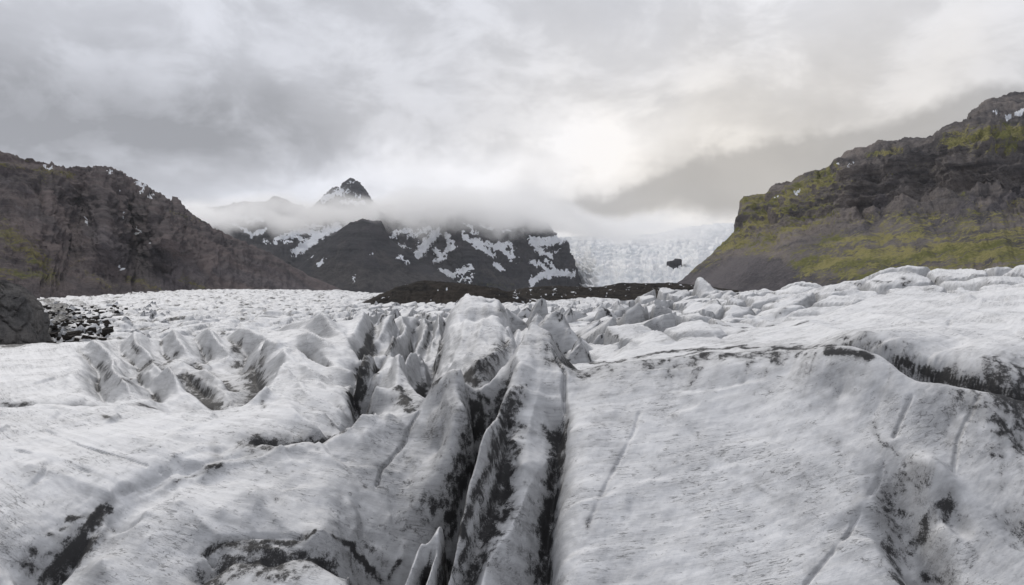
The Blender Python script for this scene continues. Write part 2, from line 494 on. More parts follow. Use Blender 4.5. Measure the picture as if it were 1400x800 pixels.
# L4 .. L1: smooth waves on the left
C(9, *[(-290,480,130),(-150,478,130),(0,473,130),(54,469,130),(75,475,127),(89,478,125),(154,469,128),(200,460,133),(250,457,135),(321,460,130),(350,455,128)], a=.2)
C(10, (375,451,125),(410,445,122),(439,435,120),(464,455,112),(493,484,100))
V((-290,160,-15.5),(0,155,-15.5),(200,160,-15.5),(321,160,-15),(439,145,-13),(500,150,-13),(620,160,-13.5))
C(9, *[(-290,530,92),(-100,528,92),(0,523,92),(54,525,91),(93,521,92),(107,533,88),(143,537,87),(161,535,88)], a=.3)
V((-290,80,-15.3),(-60,81,-15.3),(10,81,-15.8),(30,81,-15.6),(60,81,-15.2),(120,80,-15.1),(170,80,-15.3))
C(11, (-290,600,64),(-100,590,67),(0,585,68),(36,589,67),(71,585,68),(107,576,70),(143,573,71),(214,568,72.5),(264,563,74),(304,561,75),(330,556,76),(357,549,77),(364,543,78))
S((250,610,-13.9),(350,590,-13.7),(320,610,-13.9),(50,640,-13.9),(50,700,-14.3),(0,760,-14.6),(150,630,-13.9),(150,680,-14.4),(220,650,-14.2),(-150,650,-14),(-150,700,-14.3),(-290,700,-14.3),(-150,800,-14.6),(-290,800,-14.6),(300,625,-14.2))
C(11, (20,795,33),(20,780,34.5),(60,745,38),(100,715,41.8),(140,697,44))
V((120,41,-16.2),(100,39.2,-17),(80,37,-17.5),(60,34,-17.5),(45,31,-17),(40,28,-17))
# bowl with ribs
V((200,80,-15.5),(250,82,-17),(290,84,-18),(325,86,-18),(345,90,-17.5),(354,97,-16),(345,110,-14.5))
C(9, (164,471,124),(185,490,112),(204,509,101))
V((150,112,-14),(172,103,-14.9),(185,97,-15.3))
C(9, (193,521,95),(207,512,99),(229,514,98),(250,537,91),(286,559,85))
V((205,112,-14.6),(222,106,-15.5),(245,99,-16.5),(266,94,-17),(290,90,-17.5))
C(9, (236,509,103),(250,500,108),(271,510,103),(304,534,95),(325,555,89))
V((262,115,-15),(290,106,-16),(318,98,-17))
C(9, (318,473,124),(311,491,117),(290,497,116),(268,501,113))
C(9, (357,467,119),(350,485,112),(343,505,105))
V((336,122,-13.5),(330,110,-16))
C(9, (215,470,128),(235,485,118),(250,495,110))
V((195,122,-13.5),(215,115,-14.3))
V((285,126,-12.8),(280,118,-14.5))
C(10, (364,462,112),(380,468,108),(396,464,110),(389,491,100),(389,501,97),(378,520,90),(371,537,83),(366,545,79))
C(10, (396,464,110),(425,494,98),(455,500,96),(482,509,93),(489,508,92),(478,533,84),(480,569,75))
S((430,540,80),(440,570,72),(400,580,67))
V((472,66.5,-16.2),(440,63.5,-15.7),(400,61,-15.2),(350,59,-14.7))
# fins D .. H behind the middle
C(12, (487,509,84),(499,494,88),(517,480,92),(535,491,90),(547,506,86),(562,527,80),(576,546,75))
S((515,530,78),(512,560,71))
V((496,104,-13),(492,96,-15),(486,90,-16.5),(484,82,-17.5),(490,75,-18),(502,70,-17.5),(530,68.5,-15.5),(560,70,-15.5),(582,72,-15.5))
V((570,105,-13.5),(580,95,-14.5),(586,85,-15),(590,78,-15.5))
C(12, (544,485,104),(560,482,106),(580,494,100),(583,515,93))
V((525,102,-12.5),(548,96,-13.2),(565,90,-14))
C(13, (538,432,132),(520,448,122),(508,461,115),(511,482,106))
V((542,133,-11.5),(541,124,-13),(528,114,-13.5),(520,108,-13.5))
C(14, (547,438,138),(556,446,130),(545,462,120),(534,482,110))
V((568,136,-12),(563,126,-13.5),(553,114,-14))
C(15, (580,431,142),(584,443,134),(576,462,124),(568,479,114))
V((590,140,-12.5),(589,128,-13.8),(580,116,-14.2))
C(16, (599,434,140),(604,452,128),(597,480,116),(592,505,104))
V((607,138,-12),(608,126,-13),(600,112,-14.8),(592,97,-15))
# far ice
for px in range(-300, 1701, 125):
    for D, z in ((210, -14.5), (300, -15.2), (430, -15.8), (620, -16), (900, -16.2), (1400, -18), (2300, -22), (3600, -24)):
        if px > 860 and D < 360: continue
        if px > 700 and D < 260: continue
        if px > 540 and D > 1000: z = z * 3.2
        SZ((px, D, z - (0.8 if px < 250 else 0)))
SZ((250, 1100, -14.5), (370, 1100, -13.2), (500, 1100, -19))

def steep(D):
    return np.where(D < 72, 72 - (72 - D) * 0.58, D)
ctrl = np.array(ctrl)
_D = np.exp(ctrl[:, 1]); _E = steep(_D)
ctrl[:, 1] = np.log(_E); ctrl[:, 2] *= _E / _D
seeds = [(a, b, math.log(float(steep(np.float64(math.exp(c)))))) for a, b, c in seeds]
# merge near-duplicates
key = np.round(ctrl[:, :2] / 0.0035).astype(np.int64)
_, keep = np.unique(key[:, 0] * 100000 + key[:, 1], return_index=True)
ctrl = ctrl[keep]

CS = 2.2
cols = np.arange(-180, 1581, CS)
rows = [math.log(31.0)]
while rows[-1] < math.log(3400):
    v = rows[-1]
    rows.append(v + 0.0025 + 0.0032 * float(sstep(np.float64(v), 3.7, 5.3)) + 0.006 * float(sstep(np.float64(v), 5.8, 6.8)))
rows = np.array(rows)
NR, NC = len(rows), len(cols)
Sg, Vg = np.meshgrid((cols - CX) / F, rows)
Dg = np.exp(Vg)
Xg = Sg * Dg
Yg = Dg

def rbf_fit(pts):
    a = pts[:, :2]
    r = np.sqrt(((a[:, None] - a[None]) ** 2).sum(-1))
    n = len(a)
    M = np.zeros((n + 1, n + 1))
    M[:n, :n] = -r
    M[:n, :n] -= np.eye(n) * 0.0002
    M[:n, n] = 1; M[n, :n] = 1
    return np.linalg.solve(M, np.append(pts[:, 2], 0))

def rbf_eval(wts, pts, s, v):
    a = pts[:, :2].astype(np.float32)
    wt = -wts[:-1].astype(np.float32)
    q = np.stack([s.ravel(), v.ravel()], -1).astype(np.float32)
    out = np.empty(len(q), np.float32)
    a0 = np.array([0, 4.5], np.float32)
    a = a - a0
    an = (a * a).sum(1)
    for i in range(0, len(q), 20000):
        b = q[i:i + 20000] - a0
        d2 = (b * b).sum(1)[:, None] + an[None] - 2 * b @ a.T
        np.maximum(d2, 0, out=d2)
        np.sqrt(d2, out=d2)
        out[i:i + 20000] = d2 @ wt
    return (out + np.float32(wts[-1])).reshape(s.shape).astype(np.float64)

wts = rbf_fit(ctrl)
near = sstep(Dg, 700, 250)
wx = fbm(Xg / 5.0, Yg / 5.0, 4, 3, 0.55) * 0.26 / Dg * 1.0
wy = fbm(Xg / 5.0, Yg / 5.0, 4, 33, 0.55) * 0.26 / Dg * 1.0
Zg = rbf_eval(wts, ctrl, Sg + wx, Vg + wy)

# sharp crests and narrow crevasse floors
TU = np.zeros_like(Zg); TD = np.zeros_like(Zg)
XW = Xg + wx * Dg; YW = Yg * np.exp(wy)
for q_, a, lam in creases:
    q_ = np.array(q_); Dq = steep(np.exp(q_[:, 1]))
    W = np.stack([q_[:, 0] * Dq, Dq], -1)
    if Dq.min() > 200: lam = lam * 2.2
    m_ = lam * 6
    c0 = max(0, int((((W[:, 0] - m_) / W[:, 1]).min() * F + CX - cols[0]) / CS) - 2)
    c1 = min(NC, int((((W[:, 0] + m_) / W[:, 1]).max() * F + CX - cols[0]) / CS) + 3)
    r0 = max(0, np.searchsorted(rows, math.log(max(14, W[:, 1].min() - m_))) - 1)
    r1 = min(NR, np.searchsorted(rows, math.log(W[:, 1].max() + m_)) + 1)
    sl = (slice(r0, r1), slice(c0, c1))
    x, y = XW[sl], YW[sl]
    best = np.full(x.shape, 1e9)
    for p0, p1 in zip(W[:-1], W[1:]):
        g = p1 - p0
        t = np.clip(((x - p0[0]) * g[0] + (y - p0[1]) * g[1]) / (g @ g + 1e-9), 0, 1)
        best = np.minimum(best, (x - p0[0] - t * g[0]) ** 2 + (y - p0[1] - t * g[1]) ** 2)
    v = abs(a) * np.exp(-np.sqrt(best) / lam)
    if a > 0: TU[sl] = np.maximum(TU[sl], v)
    else: TD[sl] = np.maximum(TD[sl], v)
Zg += TU - TD

# swells and melt relief
pxg = Sg * F + CX
Zg += 0.22 * fbm(Xg / 7, Yg / 7, 3, 5) * sstep(Dg, 20, 60)
wcur = Yg - 0.008 * Xg * Xg
flute = ridged(Xg * 0.14, wcur * 0.75, 4, 21, 0.6)
Zg += 0.05 * flute * near
Zg += 0.035 * fbm(Xg * 0.9, Yg * 0.9, 5, 41, 0.66) * near
# ribs running down the flanks of fins: ridged noise along the lateral axis
rib = ridged(Xg * 0.55 + 0.08 * Yg, Yg * 0.10, 4, 77, 0.6)
mid = sstep(Dg, 55, 85) * sstep(Dg, 420, 220) * np.maximum(sstep(pxg, 470, 520) * sstep(pxg, 820, 740), 0.35)
Zg += 0.38 * rib * mid
# closely set fins between crevasses: saw-toothed, steep on one side
def saw(ph, k=.72):
    f = ph - np.floor(ph)
    return np.where(f < k, f / k, (1 - f) / (1 - k))
ph1 = (Xg + 0.10 * Yg) / 6.0 + 0.8 * fbm(Xg / 16, Yg / 60, 3, 301)
am1 = sstep(fbm(Xg / 9, Yg / 34, 3, 305), -0.55, 0.25)
zone1 = sstep(Dg, 76, 92) * sstep(Dg, 280, 180) * sstep(pxg, 465, 505) * sstep(pxg, 720, 690)
fB = np.exp(-((pxg - 648) / 48) ** 4) * sstep(Dg, 165, 145)          # the tall fin keeps its smooth face
fin1 = zone1 * (1 - .93 * fB)
Zg += fin1 * (4.2 * am1 * (saw(ph1, .66) - .55) + .45 * (saw(ph1 * 2.3 + .3, .6) - .5))
ph2 = (0.80 * Xg + 0.60 * Yg) / 6.2 + 0.42 * fbm(Xg / 34, Yg / 34, 2, 311)
am2 = sstep(fbm(Xg / 26, Yg / 26, 2, 315), -0.75, 0.05)
zone2 = sstep(Dg, 77, 90) * sstep(Dg, 150, 126) * sstep(pxg, 70, 150) * sstep(pxg, 470, 430)
Zg += zone2 * am2 * (3.5 * (saw(ph2, .34) - .55) + .35 * (saw(ph2 * 2.1 + .2, .5) - .5))
# shallow flow grooves on the slab between the bowl and the dark crevasse
ph5 = (0.62 * Xg + 0.78 * Yg) / 2.6 + 0.5 * fbm(Xg / 14, Yg / 14, 3, 341)
zone5 = sstep(Dg, 58, 64) * sstep(Dg, 110, 90) * sstep(pxg, 360, 400) * sstep(pxg, 500, 470)
Zg += zone5 * 0.55 * (saw(ph5, .8) - .5)
# low steps across the smooth slabs, parallel to the layering
ph3 = (wcur + 0.10 * Xg * np.sign(Xg + 6)) / 6.5 + 0.9 * fbm(Xg / 22, Yg / 12, 3, 321)
am3 = sstep(fbm(Xg / 12, Yg / 9, 3, 325), 0.0, 0.5)
Zg += near * sstep(Dg, 140, 110) * am3 * 0.42 * (saw(ph3, .86) - .5)
ph4 = (0.8 * Xg + 0.55 * Yg) / 5.0 + 1.1 * fbm(Xg / 14, Yg / 14, 3, 331)
am4 = sstep(fbm(Xg / 10, Yg / 10, 3, 335), 0.12, 0.5) * sstep(pxg, 640, 560) * sstep(Dg, 130, 100)
Zg += am4 * 0.5 * (saw(ph4, .85) - .5)
# broken blocks in the middle distance
blk = sstep(Dg, 95, 125) * sstep(Dg, 560, 330) * sstep(pxg, 650, 720) * sstep(pxg, 1060, 930)
blk = np.maximum(blk, sstep(Dg, 140, 165) * sstep(Dg, 600, 330) * sstep(pxg, 400, 520) * sstep(pxg, 1060, 930))
wxx = Xg + 2.0 * fbm(Xg / 9, Yg / 9, 2, 8); wyy = Yg + 2.0 * fbm(Xg / 9, Yg / 9, 2, 9)
f1, f2, rid, ox, oy = worley(wxx / 8.5, wyy / 12.0, 4)
gapw = f2 - f1
plate = (rid - 0.35) * 3.2 + ox * (rid * 7 % 1 - 0.5) * 9 + oy * (rid * 13 % 1 - 0.4) * 8
Zg += blk * (plate * 0.85 - 6.0 * (1 - sstep(gapw, 0.0, 0.26)) + 1.0)
# rounder humps on the right-hand ridge
hmp = sstep(Dg, 125, 165) * sstep(Dg, 420, 300) * sstep(pxg, 930, 1040)
g1, g2, rid2, ox2, oy2 = worley(wxx / 13, wyy / 17, 14)
Zg += hmp * (2.4 * (0.55 - g1) - 2.8 * (1 - sstep(g2 - g1, 0.0, 0.22)) + 0.4 * fbm(Xg / 4, Yg / 4, 3, 6))
# the flat, finely crevassed ice far up the valley
far = sstep(Dg, 150, 190) * sstep(pxg, 560, 420)
far = np.maximum(far, sstep(Dg, 420, 600))
h1, h2, rid3, ox3, oy3 = worley((Xg + 6 * fbm(Xg / 30, Yg / 30, 2, 51)) / 26, (Yg + 6 * fbm(Xg / 30, Yg / 30, 2, 52)) / 17, 24)
k1, k2, rid4, ox4, oy4 = worley(wxx / 9, wyy / 7, 25)
Zg += far * (2.2 * (rid3 - 0.5) - 1.2 * (1 - sstep(h2 - h1, 0, 0.2)) + 1.1 * (rid4 - 0.5) + 1.3 * (0.5 - k1) - 0.9 * (1 - sstep(k2 - k1, 0, 0.25))
             + 1.2 * fbm(Xg / 40, Yg / 40, 4, 61))

PYg = HY - F * Zg / Dg

def pick(px, py):
    """first point of the ice met along a line of sight of the photograph"""
    c = int(np.clip(round((px - cols[0]) / CS), 0, NC - 1))
    hit = np.nonzero(PYg[:, c] <= py)[0]
    r = 0 + (hit[0] if len(hit) else 0)
    return r, c

def strokes_dist(pts, wpx, pad=2.2, world=False, warp=0.0):
    """world distance of the ice from a line drawn over it, in units of its half width (window only)"""
    if world:
        W = np.array(pts); hw = wpx
    else:
        rc = [pick(*p) for p in pts]
        W = np.array([(Xg[r, c], Yg[r, c], Zg[r, c]) for r, c in rc])
        hw = wpx * 0.5 * W[:, 1].mean() / F
    m = hw * pad
    c0 = max(0, int((((W[:, 0] - m) / W[:, 1]).min() * F + CX - cols[0]) / CS) - 2)
    c1 = min(NC, int((((W[:, 0] + m) / W[:, 1]).max() * F + CX - cols[0]) / CS) + 3)
    r0 = max(0, np.searchsorted(rows, math.log(max(14, W[:, 1].min() - m))) - 1)
    r1 = min(NR, np.searchsorted(rows, math.log(W[:, 1].max() + m)) + 1)
    sl = (slice(r0, r1), slice(c0, c1))
    best = np.full(Xg[sl].shape, 1e9)
    x, y, z = Xg[sl], Yg[sl], Zg[sl]
    if warp and x.size:
        x = x + warp * hw * WX[sl]; y = y + warp * hw * WY[sl]; z = z + warp * hw * WX[sl] * .5
    for a, e in zip(W[:-1], W[1:]):
        g = e - a
        t = np.clip(((x - a[0]) * g[0] + (y - a[1]) * g[1] + (z - a[2]) * g[2]) / (g @ g + 1e-9), 0, 1)
        best = np.minimum(best, (x - a[0] - t * g[0]) ** 2 + (y - a[1] - t * g[1]) ** 2 + (z - a[2] - t * g[2]) ** 2)
    return sl, np.sqrt(best) / hw

# small cracks and grooves: (points, width in px, depth m)
for pts, w, dep in [
    ([(572,565),(560,590),(552,612),(535,630),(522,650),(516,668)], 3.5, .6),
    ([(412,738),(350,735),(300,745),(283,760),(292,775)], 5, .5),
    ([(874,565),(868,590),(850,625),(828,665),(805,715)], 5, .16),
    ([(1245,540),(1225,590),(1200,650),(1160,730),(1100,800)], 4.5, .30),
    ([(1335,545),(1310,600),(1302,650)], 5, .25),
    ([(757,482),(772,512),(771,530),(772,560),(775,600)], 5, .7),
    ([(757,630),(735,660),(705,720)], 3, .35),
    ([(1310,400),(1296,450),(1280,495)], 4, .35),
    ([(0,590),(60,590),(110,610),(200,640)], 3, .25), ([(60,588),(140,620),(220,650)], 3, .25), ([(20,620),(120,650),(180,675)], 3, .2),
    ([(415,613),(470,632),(518,650),(560,668)], 3, .3),
    ([(1063,487),(1072,500),(1110,507)], 3, .25),
]:
    sl, dd = strokes_dist(pts, w)
    Zg[sl] -= dep * np.exp(-dd * dd * 1.2)
# small sharp edges along the layering of the slabs: (points, height m, reach m)
for pts, a, lam in [
    ([(0,545),(60,558),(130,572)], .45, 1.2), ([(30,620),(110,640),(170,668)], .35, 1.0), ([(180,600),(240,630),(285,646)], .5, 1.1), ([(300,578),(345,606),(385,618)], .5, 1.0),
    ([(388,505),(420,548),(466,590)], .8, 1.1), ([(402,482),(440,532),(474,566)], .8, 1.0), ([(418,472),(450,502),(480,518)], .7, 1.0), ([(376,540),(405,575),(435,598)], .7, 1.0),
    ([(412,618),(470,642),(545,656)], .35, .8), ([(305,640),(350,688),(398,732)], .4, 1.0), ([(238,664),(272,716),(298,742)], .45, .9), ([(498,600),(522,655),(532,715)], .45, .9), ([(545,585),(568,640),(572,700)], .5, .9),
    ([(600,530),(618,580),(622,640)], .5, .8), ([(640,430),(632,470),(612,505)], .8, .9), ([(664,424),(658,455),(640,490)], .8, .9), ([(742,470),(738,540),(722,600)], .5, .8), ([(0,500),(60,505),(110,512)], .4, 1.2), ([(40,640),(90,655),(150,682)], .3, .8), ([(160,560),(210,552),(250,545)], .4, .9),
    ([(850,510),(1000,500),(1120,505)], .18, 1.6), ([(1040,440),(1120,448),(1180,462)], .5, 1.4), ([(1180,430),(1260,445),(1330,470)], .5, 1.4), ([(1250,415),(1330,430),(1400,440)], .5, 1.4), ([(1000,425),(1060,418),(1110,404)], .9, 1.6), ([(960,430),(1000,412),(1030,404)], .9, 1.4)]:
    rc = [pick(*p_) for p_ in pts]
    W = [(Xg[r, c], Yg[r, c], Zg[r, c]) for r, c in rc]
    sl, dd = strokes_dist(W, lam, 5.0, True, 0.0)
    Zg[sl] += a * np.exp(-dd)
# lumps and hollows
for px, py, rpx, h, ex in [
    (1280,662,26,1.5,.8), (1236,690,30,-1.9,1.0), (1256,745,26,-2.0,1.0), (1222,735,22,-1.2,1.0), (1306,705,14,-1.2,1), (1270,790,26,-1.2,1),
    (856,690,14,.28,1.0), (862,697,8,-.25,1.0), (1280,762,18,-.5,1.0), (1385,720,26,-.7,1),
    (362,545,9,.9,1.0), (348,552,9,.5,1.0), (1322,412,11,1.2,1.0),
    (60,760,16,-.4,1), (30,780,14,-.4,1),
    (1266,560,20,-.5,1), (1328,560,12,-.4,1), (420,690,26,-.25,1), (380,680,16,-.2,1)]:
    r, c = pick(px, py)
    R = rpx * Yg[r, c] / F
    sl = (slice(max(0, r - 120), r + 120), slice(max(0, c - 60), c + 60))
    d2 = ((Xg[sl] - Xg[r, c]) ** 2 + ((Yg[sl] - Yg[r, c]) / (1.7 * ex)) ** 2) / R ** 2
    Zg[sl] += h * np.exp(-d2 * 1.1) * (1 + 0.0 * d2)
PYg = HY - F * Zg / Dg

# ash and silt stains: (points, width px, strength)
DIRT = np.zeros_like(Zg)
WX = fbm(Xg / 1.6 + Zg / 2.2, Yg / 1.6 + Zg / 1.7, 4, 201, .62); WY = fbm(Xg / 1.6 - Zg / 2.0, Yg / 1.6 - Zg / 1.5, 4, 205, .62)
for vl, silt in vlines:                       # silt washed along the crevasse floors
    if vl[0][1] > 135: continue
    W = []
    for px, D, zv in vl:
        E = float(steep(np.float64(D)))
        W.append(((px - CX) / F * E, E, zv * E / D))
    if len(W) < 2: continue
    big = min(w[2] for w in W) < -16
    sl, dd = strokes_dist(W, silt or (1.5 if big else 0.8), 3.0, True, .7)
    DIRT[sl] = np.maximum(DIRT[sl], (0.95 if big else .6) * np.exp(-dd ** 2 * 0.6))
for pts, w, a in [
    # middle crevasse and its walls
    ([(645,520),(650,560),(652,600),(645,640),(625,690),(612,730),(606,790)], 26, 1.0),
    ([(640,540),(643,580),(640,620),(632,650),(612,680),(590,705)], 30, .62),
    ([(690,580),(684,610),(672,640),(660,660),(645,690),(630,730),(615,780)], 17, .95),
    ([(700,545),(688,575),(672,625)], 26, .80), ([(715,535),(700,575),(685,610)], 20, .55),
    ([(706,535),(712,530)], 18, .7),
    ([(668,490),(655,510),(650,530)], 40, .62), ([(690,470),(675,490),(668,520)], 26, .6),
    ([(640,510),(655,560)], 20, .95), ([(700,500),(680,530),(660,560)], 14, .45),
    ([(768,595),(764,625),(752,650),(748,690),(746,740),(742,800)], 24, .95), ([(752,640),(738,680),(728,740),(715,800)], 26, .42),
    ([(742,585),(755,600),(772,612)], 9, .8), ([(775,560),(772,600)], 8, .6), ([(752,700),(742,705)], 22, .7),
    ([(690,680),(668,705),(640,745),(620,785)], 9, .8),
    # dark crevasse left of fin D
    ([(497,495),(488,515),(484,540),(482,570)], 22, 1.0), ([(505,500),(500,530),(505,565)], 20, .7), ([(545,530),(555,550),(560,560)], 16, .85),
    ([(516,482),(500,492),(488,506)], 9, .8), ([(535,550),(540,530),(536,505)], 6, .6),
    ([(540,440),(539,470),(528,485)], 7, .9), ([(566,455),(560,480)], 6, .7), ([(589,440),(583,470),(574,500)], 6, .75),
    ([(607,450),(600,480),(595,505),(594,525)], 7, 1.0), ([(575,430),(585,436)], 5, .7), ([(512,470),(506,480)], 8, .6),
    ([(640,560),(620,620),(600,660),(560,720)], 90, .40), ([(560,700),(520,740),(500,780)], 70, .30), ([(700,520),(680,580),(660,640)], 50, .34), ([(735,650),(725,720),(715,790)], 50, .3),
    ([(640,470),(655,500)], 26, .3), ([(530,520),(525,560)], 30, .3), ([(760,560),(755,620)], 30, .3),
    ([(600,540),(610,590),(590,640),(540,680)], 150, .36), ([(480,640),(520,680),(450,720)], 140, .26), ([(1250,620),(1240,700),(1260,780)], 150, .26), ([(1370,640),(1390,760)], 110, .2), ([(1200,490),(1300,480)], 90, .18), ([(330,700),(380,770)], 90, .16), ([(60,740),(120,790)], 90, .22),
    # bowl on the left
    ([(250,515),(265,530),(285,548),(300,560)], 16, .85), ([(165,520),(180,524)], 14, .6), ([(135,500),(150,515)], 12, .7),
    ([(325,470),(322,482)], 12, .8), ([(358,474),(356,490),(360,500)], 9, .75), ([(325,497),(322,505)], 10, .8),
    ([(345,530),(335,545),(318,555)], 20, .5), ([(240,485),(232,496)], 9, .75), ([(180,470),(190,485)], 8, .65),
    ([(380,498),(362,520)], 16, .35), ([(205,500),(198,508)], 10, .5), ([(2,553),(14,557),(34,556)], 8, .8), ([(140,567),(150,573)], 5, .8),
    ([(358,550),(362,558)], 6, .7), 
    ([(430,560),(455,580),(470,592)], 10, .5), ([(445,520),(460,550),(475,580)], 10, .4),
    # pit and step at lower left
    ([(140,700),(120,722),(100,752),(70,788)], 20, 1.0), ([(95,742),(70,735)], 14, .7), ([(70,765),(45,760)], 14, .75), ([(45,785),(28,775)], 14, .75), ([(110,728),(92,722)], 13, .6),
    ([(150,700),(125,706),(95,712)], 8, .9), 
    ([(283,762),(300,748),(340,742),(400,742),(420,730)], 10, .9), ([(340,745),(370,760),(385,790)], 16, .8), ([(380,745),(400,770),(405,800)], 12, .55),
    ([(300,748),(320,760)], 16, .6), ([(420,735),(432,728)], 7, .9),
    ([(455,735),(480,745),(500,775),(520,800)], 10, .9), ([(475,760),(490,790)], 24, .6), ([(500,735),(520,770)], 18, .5),
    ([(540,745),(560,720)], 20, .45), ([(530,800),(545,770)], 8, .7), ([(588,760),(582,800)], 6, .7),
    ([(290,605),(300,632)], 10, .4), ([(283,640),(300,638)], 9, .85), ([(285,648),(265,652),(240,660)], 4, .6), ([(312,630),(360,623)], 3, .6),
    ([(220,665),(190,675)], 4, .5), 
    ([(378,680),(385,688)], 16, .4), ([(370,650),(395,660),(415,690)], 14, .22), ([(270,775),(285,800)], 14, .4), ([(130,790),(110,780)], 20, .35),
    # right-hand slab and crack
    ([(1135,481),(1180,487),(1225,500),(1270,512),(1320,526),(1380,538)], 15, 1.0), ([(1165,468),(1200,475),(1250,480)], 22, .38), ([(1240,495),(1300,512),(1340,518)], 12, .5),
    ([(1015,476),(1080,477),(1135,477)], 8, .95), ([(945,480),(985,477),(1015,474)], 10, .9), ([(870,490),(910,481),(960,476)], 10, .85), ([(990,470),(1080,472),(1150,470)], 16, .3),
    ([(1260,535),(1262,560)], 16, .35), ([(1320,535),(1325,560)], 14, .3), ([(1373,520),(1395,525)], 20, .5),
    ([(1195,580),(1197,602),(1225,622)], 9, .5), ([(1250,580),(1225,615)], 12, .22), ([(1205,610),(1230,628),(1255,640)], 22, .45), ([(1258,640),(1264,656)], 16, .7),
    ([(1250,660),(1222,668),(1205,692),(1208,720)], 26, .62), ([(1215,690),(1225,720),(1222,750)], 40, .58), ([(1225,735),(1222,770),(1228,795)], 30, .6), ([(1302,678),(1288,705),(1262,725),(1240,755)], 22, .66), ([(1245,760),(1235,795)], 50, .4),
    ([(1305,715),(1340,735)], 50, .34), ([(1375,710),(1395,725)], 40, .6), ([(1390,735),(1420,750)], 60, .45), ([(1210,740),(1205,770)], 16, .4), ([(1270,790),(1300,800)], 20, .5), ([(1300,745),(1290,780)], 30, .34), ([(1240,700),(1265,690)], 40, .3),
    ([(1185,660),(1165,700),(1140,740),(1110,785)], 14, .34), ([(1080,690),(1090,700)], 34, .30), ([(1060,680),(1035,668)], 8, .4), ([(1020,650),(1050,660)], 10, .25),
    ([(1135,600),(1150,620)], 26, .22), ([(815,575),(860,572)], 14, .3), ([(850,605),(835,650),(812,700)], 9, .2), ([(806,712),(803,722)], 9, .5),
    ([(930,560),(960,550)], 12, .2), ([(1000,545),(1030,545)], 20, .14), ([(910,630),(950,640)], 10, .12), ([(1330,690),(1395,690)], 26, .22),
    # middle distance
    ([(990,445),(1020,448),(1055,446)], 8, .75), ([(1010,455),(1030,450)], 8, .6), ([(1085,445),(1105,440)], 4, .7), ([(1075,425),(1060,435)], 4, .6), ([(972,415),(980,410)], 10, .5), ([(1005,440),(1060,438)], 8, .4),
    ([(880,440),(905,455)], 4, .3), ([(900,468),(940,462)], 8, .4), ([(790,485),(815,497),(850,495)], 9, .8), ([(845,480),(870,470)], 8, .45), ([(830,455),(850,470)], 10, .5), ([(1195,385),(1215,388)], 6, .8), ([(1235,392),(1245,385)], 8, .7), ([(1330,376),(1350,378)], 5, .6), ([(1285,428),(1262,430)], 14, .35),
    ([(770,475),(790,490)], 9, .8), ([(760,440),(775,470)], 6, .6), ([(745,425),(735,440)], 6, .6), ([(685,425),(700,445)], 8, .6), ([(860,415),(842,440)], 6, .6), ([(960,480),(915,490)], 6, .7),
    # rubble at the foot of the left-hand mountain
    ([(20,472),(60,458),(85,440)], 26, 1.0), ([(60,430),(75,455)], 24, 1.0), ([(70,415),(85,430),(100,440)], 22, .9), ([(60,410),(95,420)], 14, .9), ([(100,410),(130,422)], 10, .62), ([(110,430),(160,428)], 8, .55), ([(95,455),(130,450)], 8, .6),
    ([(140,412),(200,410)], 6, .6), ([(150,440),(190,430)], 6, .45), ([(75,470),(95,462)], 8, .6), ([(120,405),(160,407)], 6, .7),
]:
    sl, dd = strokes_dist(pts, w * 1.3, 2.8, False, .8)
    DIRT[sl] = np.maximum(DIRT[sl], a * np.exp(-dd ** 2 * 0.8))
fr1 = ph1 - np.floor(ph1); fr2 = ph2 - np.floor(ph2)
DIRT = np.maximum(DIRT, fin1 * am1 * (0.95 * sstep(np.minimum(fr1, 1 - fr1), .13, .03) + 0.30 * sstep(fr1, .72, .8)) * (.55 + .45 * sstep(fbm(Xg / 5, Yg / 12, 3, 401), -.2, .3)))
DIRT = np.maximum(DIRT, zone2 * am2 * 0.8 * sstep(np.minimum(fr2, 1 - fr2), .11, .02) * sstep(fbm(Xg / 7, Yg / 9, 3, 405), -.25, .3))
DIRT = np.minimum(DIRT, 1.0)
# silt in the small crevasses of the far ice (their own pattern)
fine = sstep(fbm(Xg / 22, Yg / 45, 4, 91, 0.6), 0.18, 0.5)
DIRT = np.maximum(DIRT, far * 0.85 * fine * (1 - sstep(h2 - h1, 0.02, 0.22)))
DIRT = np.maximum(DIRT, far * 0.62 * sstep(fbm(Xg / 9, Yg / 14, 4, 95, 0.65), 0.26, 0.62))
DIRT = np.maximum(DIRT, (blk + 0.7 * hmp) * 0.8 * sstep(fbm(Xg / 6, Yg / 8, 4, 97, 0.6), 0.15, 0.5) * (1 - sstep(gapw, 0.02, 0.22)))

# normals for the whole sheet, so that neighbouring pieces shade alike
co = np.stack([Xg, Yg, Zg], -1)
du = np.gradient(co, axis=1); dv = np.gradient(co, axis=0)
nrm = np.cross(du, dv)
nrm /= np.linalg.norm(nrm, axis=-1, keepdims=True) + 1e-12

# split the sheet along the crevasse floors: every ridge takes what drains from its crest
q = 4
Zs = Zg[::q, ::q]; nr, nc = Zs.shape
lab = np.full((nr, nc), -1, np.int16)
heap = []
for rid_, s, v in seeds:
    c = int(round(((s * F + CX) - cols[0]) / CS / q)); r = int(np.searchsorted(rows, v) / q)
    if 0 <= c < nc and 0 <= r < nr and lab[r, c] < 0:
        lab[r, c] = rid_; heapq.heappush(heap, (-Zs[r, c], r, c))
for c in range(nc):
    r = int(np.searchsorted(rows, math.log(430)) / q)
    if lab[r, c] < 0:
        lab[r, c] = 20; heapq.heappush(heap, (-Zs[r, c], r, c))
for px in range(720, 860, 12):
    for D in (150, 190, 240, 300):
        c = int((px - cols[0]) / CS / q); r = int(np.searchsorted(rows, math.log(D)) / q)
        if lab[r, c] < 0:
            lab[r, c] = 7; heapq.heappush(heap, (-Zs[r, c], r, c))
